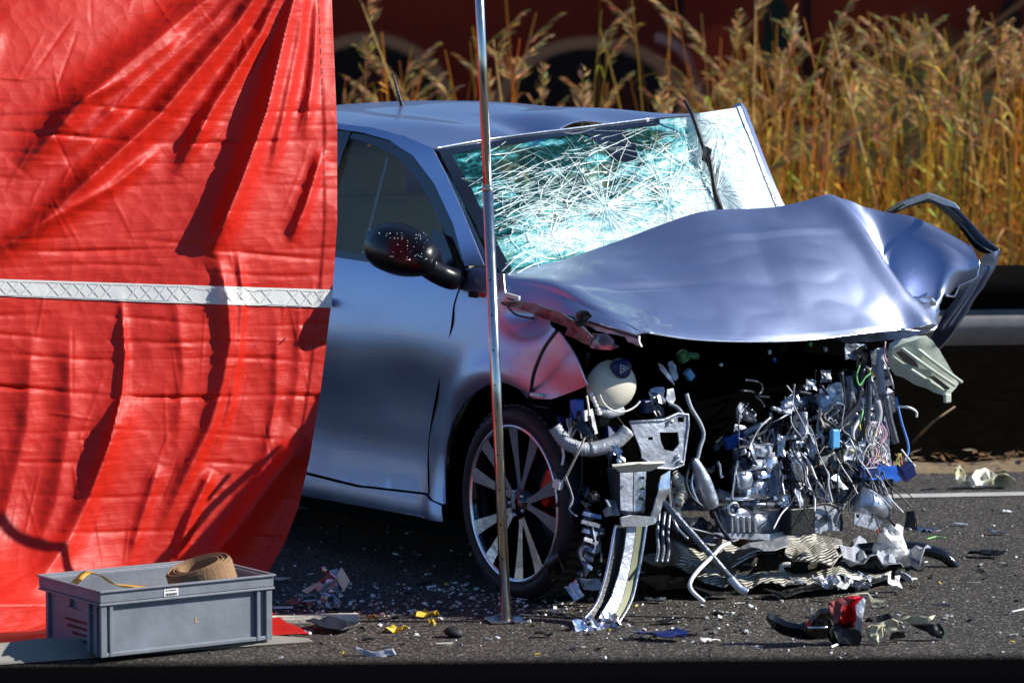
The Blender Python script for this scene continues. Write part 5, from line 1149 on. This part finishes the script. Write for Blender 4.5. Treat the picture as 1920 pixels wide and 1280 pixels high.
tube('blue_tube', [U(1395, 812, .24), U(1420, 800, .25), U(1440, 793, .25)], .011, 'steel_white', CAR); box('navy_lump', U(1372, 826, .2), (.04, .07, .035), 'blue_plastic', CAR, rot=(.5, .2, 0), jit=.012)
box('green_cap', U(1280, 668, .18), (.03, .035, .04), 'green_plastic', CAR, rot=(.4, 0, 0), bevel=.012); tube('green_nozzle', [U(1286, 666, .19), U(1308, 668, .19)], .010, 'green_plastic', CAR); box('teal_clip', U(1292, 702, .2), (.02, .025, .035), 'sky_plastic', CAR, rot=(.7, 0, 0))
pl('torn_fin', [(1234, 680), (1242, 684), (1262, 712), (1266, 722), (1250, 708), (1238, 692)], .30, 'car_paint', step=6, rough=.01); pl('small_hook', [(1250, 730), (1262, 728), (1266, 748), (1258, 760), (1246, 748)], .32, 'steel_white', step=6, rough=.01); tube('hook_pipe', [U(1254, 756, .32), U(1270, 764, .34), U(1280, 776, .36)], .006, 'steel_white', CAR)
# hanging loom of the far side
for P_, r_, m_ in (([(1652, 655), (1650, 700), (1655, 735)], .013, 'grey_hose'), ([(1628, 690), (1630, 740), (1626, 800), (1622, 830)], .009, 'steel_dark'), ([(1660, 740), (1668, 785), (1676, 815), (1680, 830)], .011, 'steel_dark'), ([(1644, 752), (1648, 772), (1646, 790)], .012, 'grey_hose'),
        ([(1618, 690), (1612, 730), (1606, 760), (1580, 790), (1560, 815)], .009, 'dark_hose'), ([(1577, 698), (1580, 730), (1582, 765)], .008, 'dark_hose'), ([(1605, 700), (1615, 760), (1628, 850), (1650, 875), (1640, 900)], .005, 'dark_hose'),
        ([(1680, 745), (1690, 790), (1702, 830), (1702, 850), (1692, 868)], .004, 'wire_blue'), ([(1682, 762), (1705, 764), (1718, 772), (1718, 782)], .004, 'white_plastic'), ([(1570, 860), (1610, 885), (1635, 920), (1625, 915)], .005, 'black_plastic'), ([(1600, 850), (1640, 900), (1660, 960), (1678, 985)], .005, 'black_plastic'), ([(1520, 880), (1560, 905), (1600, 912)], .004, 'black_plastic')):
    tube('loom', [U(a, b, .36) for a, b in P_], r_, m_, CAR, seg=10)
for (P_, m_) in (([(1612, 685), (1606, 705), (1612, 722), (1622, 708), (1632, 700)], 'wire_green'), ([(1618, 770), (1612, 795)], 'wire_green'), ([(1660, 640), (1659, 668), (1670, 685)], 'wire_pink'), ([(1655, 672), (1668, 700), (1676, 728)], 'wire_white'), ([(1628, 690), (1640, 706)], 'wire_yellow'), ([(1612, 795), (1613, 806)], 'wire_yellow')): tube('wire', [U(a, b, .38) for a, b in P_], .0026, m_, CAR, seg=6)
for i in range(26):
    x = 1636 + rr.uniform(-6, 16); P_ = [(x, 790), (x + rr.uniform(-14, 14), 815), (x + rr.uniform(-22, 22), 845), (1642 + rr.uniform(-30, 40), 872 + rr.uniform(-4, 8))]
    tube('wire', [U(a, b, .37 + rr.uniform(-.02, .02)) for a, b in P_], .0018, rr.choice(['wire_white', 'wire_white', 'wire_pink', 'wire_white', 'grey_hose', 'wire_yellow', 'wire_pink']), CAR, seg=5, sub=4)
for i in range(9): tube('wire', [U(1688 + rr.uniform(-8, 6), 850, .37), U(1690 + rr.uniform(-10, 10), 865, .37), U(1694 + rr.uniform(-8, 8), 878, .37)], .0018, rr.choice(['wire_green', 'wire_red', 'wire_yellow', 'wire_pink']), CAR, seg=5)
bc = pl('blue_connector', [(1612, 878), (1640, 872), (1672, 872), (1682, 896), (1640, 899), (1608, 896)], .36, 'blue_plastic', step=8, solid=.04, rough=.008); box('connector_face', U(1628, 885, .395), (.02, .06, .035), 'navy_plastic', bc); box('dark_plug', U(1698, 882, .37), (.04, .05, .05), 'navy_plastic', CAR, rot=(.5, .2, 0)); box('blue_plug', U(1565, 822, .38), (.02, .03, .06), 'sky_plastic', CAR)
tube('loose_lead_end', [U(1690, 842, .37), U(1705, 862, .38), U(1716, 874, .38)], .003, 'white_plastic', CAR)
# far headlamp torn from its seat
hl = plate('headlamp', [(1664, 648), (1680, 636), (1712, 627), (1730, 640), (1745, 660), (1772, 688), (1808, 718), (1802, 728), (1778, 740), (1750, 732), (1726, 722), (1700, 708), (1684, 700), (1668, 680)], mU(.36), 'pale_plastic', CAR, solid=.03, rough=.02, freq=.02, direction=(1, 0, 0), push=lambda x, y: .05 * math.sin((x - 1660) / 150 * 3.14) - .0006 * (y - 640))
for a, b, c_, d in ((1680, 645, 1790, 722), (1700, 638, 1803, 716), (1672, 668, 1768, 730)): tube('lamp_ridge', [U(a, b, .385), U((a + c_) / 2 - 2, (b + d) / 2, .425), U(c_, d, .39)], .006, 'pale_plastic', hl, seg=8)
plate('lamp_recess', [(1680, 660), (1690, 657), (1715, 676), (1722, 688), (1712, 687), (1694, 676)], mU(.43), 'black_gloss', hl, solid=.004, step=7); plate('lamp_recess', [(1742, 706), (1750, 704), (1782, 728), (1772, 730)], mU(.43), 'black_gloss', hl, solid=.004, step=7)
box('lamp_tab', U(1776, 746, .38), (.015, .025, .03), 'pale_plastic', hl)
for (x, y, m_) in ((1375, 690, 'white_plastic'), (1352, 685, 'wire_white'), (1402, 705, 'orange_plastic'), (1440, 728, 'white_plastic'), (1452, 675, 'blue_plastic'), (1443, 660, 'white_plastic'), (1520, 645, 'wire_green'), (1548, 655, 'white_plastic'), (1345, 710, 'white_plastic'), (1497, 723, 'white_plastic'), (1335, 835, 'white_plastic'), (1380, 760, 'wire_white')): box('plastic_clip', U(x, y, .16), (.008, .012, .014), m_, CAR, rot=(.4, .2, .1))

# ================================================================== DEBRIS ON THE ROAD
def yg(px, py): return G(px, py)[1]
def deb(name, label, cat, px, py): return thing(name, label, cat, G(px, py))
def sub(o, root):      # world-space mesh put under a root that is not at the origin
    o.parent = root; o.location = tuple(-c for c in root.location); return o
def ground_sheet(name, out, mat, label, cat, step=11, z=.02, rough=.03, freq=.02, seed=1, solid=.004, parent=None, **k):
    """crumpled sheet lying on the road; outline traced on the ground"""
    P2, T = fill(out, step); v = []
    for p in P2:
        h = z + rough * (.6 + wob(p, freq, seed) + .5 * wob(p, freq * 2.4, seed + 3)); q = Vector(G(*p)); d = Vector(ray(*p)).normalized()
        v.append((q.x, q.y, max(.004, h)))
    o = link(name, v, T, mat, parent, smooth=False, solid=solid, label=label, cat=cat, **k)
    return o
# torn undertray with its ribbed heat shield
tray = deb('undertray', 'torn grey undertray with ribbed heat shield lying in front of the wreck', 'car part', 1450, 1110)
def tr(name, out, mat, **k): return sub(ground_sheet(name, out, mat, None, None, parent=tray, **k), tray)
tr('heat_shield', [(1200, 1075), (1235, 1055), (1258, 1042), (1330, 1045), (1392, 1062), (1420, 1075), (1370, 1092), (1385, 1105), (1370, 1118), (1320, 1118), (1290, 1100), (1240, 1088)], 'heat_shield', z=.03, rough=.035, seed=2)
tr('heat_shield', [(1478, 1035), (1530, 1028), (1578, 1048), (1582, 1085), (1560, 1100), (1500, 1095), (1470, 1085)], 'heat_shield', z=.05, rough=.04, seed=3)
tr('heat_shield', [(1360, 1105), (1440, 1090), (1560, 1090), (1660, 1088), (1672, 1096), (1560, 1108), (1470, 1114), (1400, 1116)], 'heat_shield', z=.02, rough=.03, seed=4)
tr('tray_panel', [(1390, 1065), (1440, 1048), (1478, 1045), (1478, 1068), (1420, 1078), (1382, 1086)], 'steel_white', z=.055, rough=.02, seed=5)
tr('tray_panel', [(1268, 1028), (1310, 1018), (1350, 1045), (1385, 1052), (1330, 1058), (1272, 1048)], 'grey_hose', z=.04, rough=.03, seed=6)
tr('tray_edge', [(1430, 1122), (1500, 1112), (1560, 1100), (1640, 1096), (1690, 1092), (1640, 1108), (1560, 1118), (1470, 1126)], 'black_plastic', z=.012, rough=.02, seed=7)
tr('dark_liner', [(1568, 1068), (1610, 1050), (1680, 1056), (1730, 1066), (1745, 1080), (1700, 1092), (1620, 1096), (1580, 1090)], 'grey_hose', z=.03, rough=.07, freq=.03, seed=8)
tr('dark_liner', [(1640, 1075), (1700, 1070), (1735, 1085), (1720, 1098), (1660, 1094)], 'black_plastic', z=.02, rough=.06, seed=9)
tr('black_sheet', [(1330, 1020), (1460, 1015), (1560, 1022), (1540, 1040), (1470, 1042), (1380, 1052), (1340, 1046)], 'black_plastic', z=.02, rough=.03, seed=10)
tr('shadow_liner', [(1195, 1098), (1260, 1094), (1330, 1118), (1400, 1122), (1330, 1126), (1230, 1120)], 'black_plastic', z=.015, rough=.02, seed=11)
sub(tube('white_hook_pipe', [G(1475, 1092, .01), Y(1468, 1072, yg(1475, 1092)), Y(1464, 1062, yg(1475, 1092)), Y(1472, 1058, yg(1475, 1092)), Y(1482, 1058, yg(1475, 1092))], .008, 'white_plastic', tray, seg=10), tray)
for i in range(14):
    rr_ = random.Random(i + 40); x = rr_.uniform(1480, 1700); y = rr_.uniform(1080, 1100); p = G(x, y, .05); sub(crumple('foil_shard', p, (rr_.uniform(.03, .07), rr_.uniform(.02, .05)), rr_.choice(['bright_metal', 'foam_white', 'steel_white', 'aluminium']), tray, seed=i + 50, n=4, amp=.3, rot=(rr_.uniform(-.8, .8), rr_.uniform(-.8, .8), rr_.uniform(0, 3))), tray)
# black bumper strip, foam, loose parts on the right
y0 = yg(1700, 1062)
bs = tube('bumper_strip', [Y(1552, 1052, y0), Y(1600, 1032, y0), Y(1660, 1028, y0), Y(1720, 1028, y0), Y(1765, 1040, y0), Y(1788, 1058, y0), Y(1797, 1068, y0)], [.012, .020, .022, .022, .020, .017, .008], 'black_gloss', None, seg=10, label='long curved black bumper strip behind the white foam', cat='car part')
fo = deb('foam_lump', 'torn white foam lump lying on the curved black bumper strip', 'foam', 1665, 1060)
for i, (x, y, sx, sz) in enumerate(((1674, 1010, .045, .05), (1660, 1038, .05, .045), (1648, 1050, .06, .03), (1680, 1030, .04, .045))):
    v, f = [], []; c = Vector(Y(x, y, yg(1665, 1064)))
    for a in range(9):
        th = math.pi * a / 8
        for b in range(14):
            q = Vector((sx * math.sin(th) * math.cos(b * .4488), .04 * math.sin(th) * math.sin(b * .4488), sz * math.cos(th))); q *= 1 + .4 * noise.noise(q * 32 + Vector((i, 0, 0))); v.append(c + q)
    for a in range(8):
        for b in range(14): f.append((a * 14 + b, a * 14 + (b + 1) % 14, (a + 1) * 14 + (b + 1) % 14, (a + 1) * 14 + b))
    sub(link('foam_chunk', v, f, 'foam_white', fo, smooth=False), fo)
fn = deb('upright_fin', 'small black plastic fin standing upright on the asphalt right of the wreck', 'car part', 1710, 990); yf = yg(1710, 992)
sub(plate('fin', [(1699, 958), (1713, 957), (1718, 975), (1721, 992), (1694, 992), (1698, 975)], mY(yf), 'black_plastic', fn, solid=.012, step=8), fn); sub(plate('fin_foot', [(1655, 992), (1700, 988), (1750, 990), (1770, 994), (1740, 1004), (1690, 1006)], mY(yf), 'steel_dark', fn, step=9, solid=.03, rough=.03), fn)
sub(tube('fin_stay', [Y(1700, 1000, yf), Y(1735, 1000, yf - .05), Y(1765, 994, yf - .02)], .008, 'black_plastic', fn), fn); sub(tube('signal_wire', [G(1738, 1010), G(1755, 1006), G(1772, 1008)], .003, 'wire_green', fn), fn)
for i, (x, y, m_) in enumerate(((1735, 1000, 'bright_metal'), (1670, 997, 'steel_dark'), (1720, 1006, 'steel_white'))): sub(crumple('broken_clip', Y(x, y - 4, yf - .06), (.05, .04), m_, fn, seed=60 + i, n=5, amp=.5), fn)
tube('red_wire', [G(1648, 1008), Y(1645, 992, yg(1648, 1008)), Y(1646, 978, yg(1648, 1008))], .003, 'wire_red', None, label='short red wire standing up beside the white foam', cat='wire')
# tail lamp fragment cluster
yt = yg(1600, 1203); tl = deb('broken_lamp', 'broken black and red lamp with cream shards lying near the bottom right', 'car part', 1600, 1203)
def td(name, out, mat, dy=0., **k): return sub(plate(name, out, mY(yt + dy), mat, tl, **k), tl)
td('black_wing', [(1436, 1150), (1440, 1146), (1452, 1154), (1470, 1163), (1495, 1167), (1513, 1160), (1524, 1145), (1533, 1133), (1548, 1133), (1558, 1148), (1558, 1188), (1510, 1190), (1470, 1183), (1450, 1172)], 'black_gloss', solid=.02, rough=.04, freq=.015, push=lambda x, y: .05 * math.sin((x - 1436) / 60) + .0012 * (1190 - y))
td('red_lens', [(1553, 1130), (1575, 1122), (1600, 1118), (1618, 1120), (1607, 1150), (1603, 1178), (1580, 1175), (1562, 1168), (1556, 1150)], 'red_lens', dy=-.03, solid=.012, rough=.05, freq=.05, seed=3)
td('scratched_film', [(1552, 1128), (1580, 1122), (1600, 1122), (1585, 1140), (1570, 1168), (1552, 1172), (1558, 1148)], 'dull_red', dy=-.055, solid=.003, rough=.03, freq=.06, seed=4)
td('chrome_edge', [(1604, 1135), (1625, 1114), (1618, 1150), (1614, 1185), (1604, 1182), (1605, 1160)], 'steel_white', dy=-.06, solid=.006, rough=.02)
td('black_base', [(1556, 1176), (1575, 1172), (1608, 1178), (1616, 1190), (1612, 1206), (1570, 1208), (1560, 1195)], 'black_plastic', dy=-.05, solid=.05, rough=.02)
td('wire_frame', [(1584, 1118), (1610, 1112), (1628, 1112), (1640, 1124), (1657, 1126), (1655, 1130), (1634, 1129), (1622, 1117), (1605, 1118)], 'cream_lens', dy=.04, solid=.006, rough=.02)
td('cream_shard', [(1622, 1178), (1635, 1172), (1655, 1172), (1656, 1196), (1644, 1206), (1630, 1198)], 'cream_lens', dy=-.06, rough=.05, freq=.05, step=7); td('cream_shard', [(1656, 1176), (1682, 1177), (1674, 1190), (1660, 1186)], 'cream_lens', dy=-.03, rough=.04, step=7); td('cream_shard', [(1640, 1172), (1672, 1158), (1684, 1164), (1684, 1173), (1668, 1174)], 'cream_lens', dy=.02, rough=.04, step=7)
td('cream_shard', [(1690, 1160), (1705, 1154), (1755, 1155), (1738, 1167), (1706, 1168)], 'cream_lens', dy=.0, rough=.04, step=7); td('black_shard', [(1624, 1158), (1668, 1150), (1674, 1158), (1650, 1166), (1622, 1165)], 'black_plastic', dy=.05, rough=.03, step=7); td('black_shard', [(1705, 1170), (1762, 1168), (1774, 1186), (1764, 1196), (1740, 1184)], 'black_plastic', dy=.03, rough=.04, step=7, solid=.01); td('black_shard', [(1672, 1180), (1696, 1184), (1698, 1196), (1668, 1198)], 'black_plastic', dy=-.04, rough=.03, step=7); td('cream_tip', [(1766, 1170), (1779, 1186), (1774, 1199), (1766, 1197), (1771, 1186)], 'cream_lens', dy=.02, step=6)
sub(tube('light_bar', [Y(1514, 1176, yt - .09), Y(1552, 1175, yt - .09)], .0035, 'bright_metal', tl), tl)
# crumpled silver bracket in the shade left of the wheel
yb_ = yg(615, 1141); sb = deb('crumpled_bracket', 'crumpled silver metal bracket with a square flap lying in the shade left of the wheel', 'car part', 620, 1141)
def sbp(name, out, mat, dy=0., **k): return sub(plate(name, out, mY(yb_ + dy), mat, sb, step=7, **k), sb)
sbp('square_flap', [(640, 1062), (656, 1088), (645, 1108), (630, 1084)], 'cream_plastic', dy=-.05, rough=.01); sbp('folded_body', [(600, 1095), (630, 1085), (637, 1112), (605, 1108), (592, 1102)], 'aluminium', dy=-.02, rough=.05, freq=.06); sbp('lower_tab', [(600, 1112), (630, 1114), (639, 1132), (632, 1141), (612, 1138), (604, 1126)], 'bright_metal', rough=.06, freq=.08); sbp('red_arm', [(577, 1108), (596, 1090), (615, 1075), (628, 1072), (624, 1086), (600, 1094), (584, 1110)], 'dull_red', dy=.03, rough=.03); sbp('thin_arm', [(565, 1106), (600, 1090), (604, 1094), (575, 1112)], 'cream_plastic', dy=.02); sub(tube('bolt', [Y(606, 1070, yb_), Y(612, 1066, yb_)], .012, 'galvanised', sb), sb)
for (x, y, i) in ((632, 1078, 1), (618, 1100, 2)): sub(crumple('torn_corner', Y(x, y, yb_ - .03), (.05, .04), 'aluminium', sb, seed=80 + i, n=5, amp=.5, rot=(1.2, 0, i)), sb)
# smaller pieces, each its own thing
yc = yg(705, 1229)
plate('grey_trim', [(664, 1216), (668, 1213), (700, 1222), (736, 1216), (742, 1226), (706, 1232), (690, 1230)], mY(yc), 'steel_white', None, step=7, solid=.02, rough=.01, label='small grey angled trim piece at the bottom, right of the crate', cat='car part')
v, f = joinm([boxmesh((0, 0, .012), (.30, .03, .02)), boxmesh((0, -.02, .008), (.30, .008, .012))]); a_ = Vector(G(500, 1168)); b_ = Vector(G(672, 1163)); an = math.atan2(b_.y - a_.y, b_.x - a_.x); c = (a_ + b_) / 2; Lh = (b_ - a_).length / .30
o = link('pale_strip', [(p.x * Lh, p.y, p.z) for p in v], f, 'wood_white', None, smooth=False, label='pale straight strip lying beside the crate', cat='strip'); o.location = (c.x, c.y, 0); o.rotation_euler = (0, 0, an)
ground_sheet('black_scrap', [(574, 1184), (600, 1172), (630, 1168), (662, 1172), (675, 1184), (640, 1190), (600, 1189)], 'black_plastic', 'flat black plastic scrap below the pale strip', 'scrap', z=.008, rough=.03)
yl = yg(850, 1194); v, f = [], []
c = Vector(Y(852, 1184, yl))
for a in range(8):
    th = math.pi * a / 7
    for b in range(12):
        q = Vector((.03 * math.sin(th) * math.cos(b * .5236), .025 * math.sin(th) * math.sin(b * .5236), .018 * math.cos(th))); q *= 1 + .4 * noise.noise(q * 40); v.append(c + q)
for a in range(7):
    for b in range(12): f.append((a * 12 + b, a * 12 + (b + 1) % 12, (a + 1) * 12 + (b + 1) % 12, (a + 1) * 12 + b))
link('black_lump', v, f, 'rubber', None, label='rounded black lump on the asphalt left of the pole foot', cat='scrap')
for (x, y, w, m_, lab, s) in ((742, 1178, .045, 'leaf_yellow', 'bright yellow leaf on the asphalt between crate and pole', 1), (800, 1150, .05, 'leaf_yellow', 'long pale yellow leaf nearer the car shadow', 2), (698, 1156, .022, 'leaf_orange', 'small orange leaf beside the end of the pale strip', 3), (810, 1166, .014, 'leaf_yellow', 'tiny yellow leaf fragment below the long yellow leaf', 4)):
    p = Vector(G(x, y, .012)); v = []; n = 11
    v = [p] + [p + Vector((math.cos(k * 6.283 / n) * w * (1 if k % 2 else .6), math.sin(k * 6.283 / n) * w * .6 * (1 if k % 2 else .6), .012 * math.sin(k * 2 + s))) for k in range(n)]
    link('leaf', v, [(0, 1 + k, 1 + (k + 1) % n) for k in range(n)], m_, None, smooth=False, solid=.0012, label=lab, cat='leaf')
small = [('black_shard', 1255, 1162, .07, 'black_plastic', 'black curled shard right of the hanging beam', 'scrap'), ('dark_strip', 1235, 1187, .13, 'navy_plastic', 'flat dark blue strip below the hanging beam', 'scrap'), ('white_chunk', 1330, 1199, .045, 'foam_white', 'white foam chunk alone on the lit asphalt', 'scrap'),
    ('black_shard', 1022, 1188, .05, 'black_plastic', 'black shard just right of the pole foot', 'scrap'), ('metal_ring', 1228, 1124, .05, 'steel_dark', 'dark metal fitting by the foot of the hanging beam', 'car part'), ('black_shard', 752, 1207, .016, 'black_plastic', 'tiny square black shard above the grey trim piece', 'scrap'), ('black_shard', 1385, 1160, .025, 'black_plastic', 'thin black sliver left of the broken lamp', 'scrap'),
    ('grey_shard', 1800, 982, .04, 'steel_white', 'small grey shard far right near the road line', 'scrap'), ('black_shard', 1850, 1036, .10, 'black_plastic', 'long dark scrap at the far right edge', 'scrap'), ('grey_shard', 1870, 997, .05, 'steel_dark', 'dull metal shard at the far right', 'scrap'), ('black_shard', 690, 1198, .03, 'black_plastic', 'dark sliver above the grey trim piece', 'scrap'), ('white_chunk', 1890, 958, .03, 'foam_white', 'white crumb at the far right below the road line', 'scrap'),
    ('pale_shard', 530, 1085, .04, 'cream_plastic', 'pale shard in the shade right of the crate', 'scrap'), ('red_scrap', 560, 1130, .07, 'dull_red', 'reddish flat scrap in the shade right of the crate', 'scrap'), ('grey_shard', 560, 1183, .03, 'steel_white', 'small grey chip under the pale strip', 'scrap')]
for i, (nm, x, y, s, m_, lab, cat) in enumerate(small):
    p = G(x, y, s * .12 + .004); crumple(nm, p, (s * 1.2, s * .55), m_, None, seed=200 + i, n=6, amp=.22, rot=(0, 0, random.Random(i).uniform(-.4, .4)), label=lab, cat=cat)
yv = yg(1850, 918); cw = deb('crumpled_scrap', 'crumpled cream panel lying on the verge behind the wreck', 'car part', 1850, 915)
for i, (out, m_) in enumerate((([(1788, 876), (1800, 872), (1812, 890), (1806, 912), (1795, 905)], 'cream_lens'), ([(1805, 905), (1830, 882), (1850, 880), (1872, 892), (1850, 910), (1815, 912)], 'cream_plastic'), ([(1850, 900), (1880, 884), (1900, 895), (1902, 908), (1875, 914)], 'cream_lens'))): sub(plate('panel_fold', out, mY(yv + .03 * i), m_, cw, step=8, rough=.08, freq=.04, seed=i), cw)
tube('twig', [G(1712, 830), Y(1745, 795, 3.0), Y(1790, 762, 3.0)], [.006, .005, .003], 'dry_litter', None, label='pale forked twig hanging below the torn headlamp', cat='twig')
# glass crumbs and grit, uncountable
rr = random.Random(99); v, f, tn = [], [], []
def crumb(x, y, s, c, z=.0):
    p = Vector((x, y, s * .3 + z)); q = boxmesh(p, (s * rr.uniform(.6, 1.6), s * rr.uniform(.6, 1.6), s * rr.uniform(.3, .8)), (rr.uniform(-.5, .5), rr.uniform(-.5, .5), rr.uniform(0, 3)), s * .25, rr.random()); n0 = len(v); v.extend(q[0]); f.extend([tuple(i + n0 for i in w) for w in q[1]]); tn.extend([(*c, 1)] * 8)
cols_ = [(.75, .78, .78), (.6, .62, .6), (.75, .78, .78), (.015, .015, .016), (.02, .02, .02), (.3, .3, .3), (.25, .25, .24), (.012, .012, .012)]
for i in range(14): crumb(rr.uniform(-.6, 1.8), rr.uniform(-1, 1), .008, (.6, .42, .04))
for i in range(800):
    x = rr.uniform(-1.0, 2.0); y = rr.uniform(-1.05, 2.2); crumb(x, y, rr.choice([.002, .003, .003, .004, .005, .008]), rr.choice(cols_))
for i in range(650):
    a = rr.gauss(.45, .55); y = rr.gauss(-.35, .35); 
    if y < -1.05: continue
    crumb(a, y, rr.choice([.002, .003, .004, .005, .009]), rr.choice(cols_))
for i in range(330): crumb(rr.uniform(-.75, .25), rr.uniform(-.35, .35), rr.choice([.004, .006, .009]), rr.choice(cols_[:3] + [(.5, .3, .25)]))
for i in range(90):   # flat splinters
    x = rr.uniform(-.9, 1.9); y = rr.uniform(-1., 1.); L = rr.uniform(.02, .07); q = boxmesh((x, y, .005), (L, rr.uniform(.003, .01), .004), (0, rr.uniform(-.1, .1), rr.uniform(0, 3)), .002, i); n0 = len(v); v.extend(q[0]); f.extend([tuple(j + n0 for j in w) for w in q[1]]); tn.extend([(*rr.choice(cols_), 1)] * 8)
link('glass_crumbs', v, f, 'crumb', kind='stuff', tone=tn, smooth=False, label='glass crumbs and plastic grit scattered over the asphalt', cat='debris')
scene.render.engine = 'CYCLES'
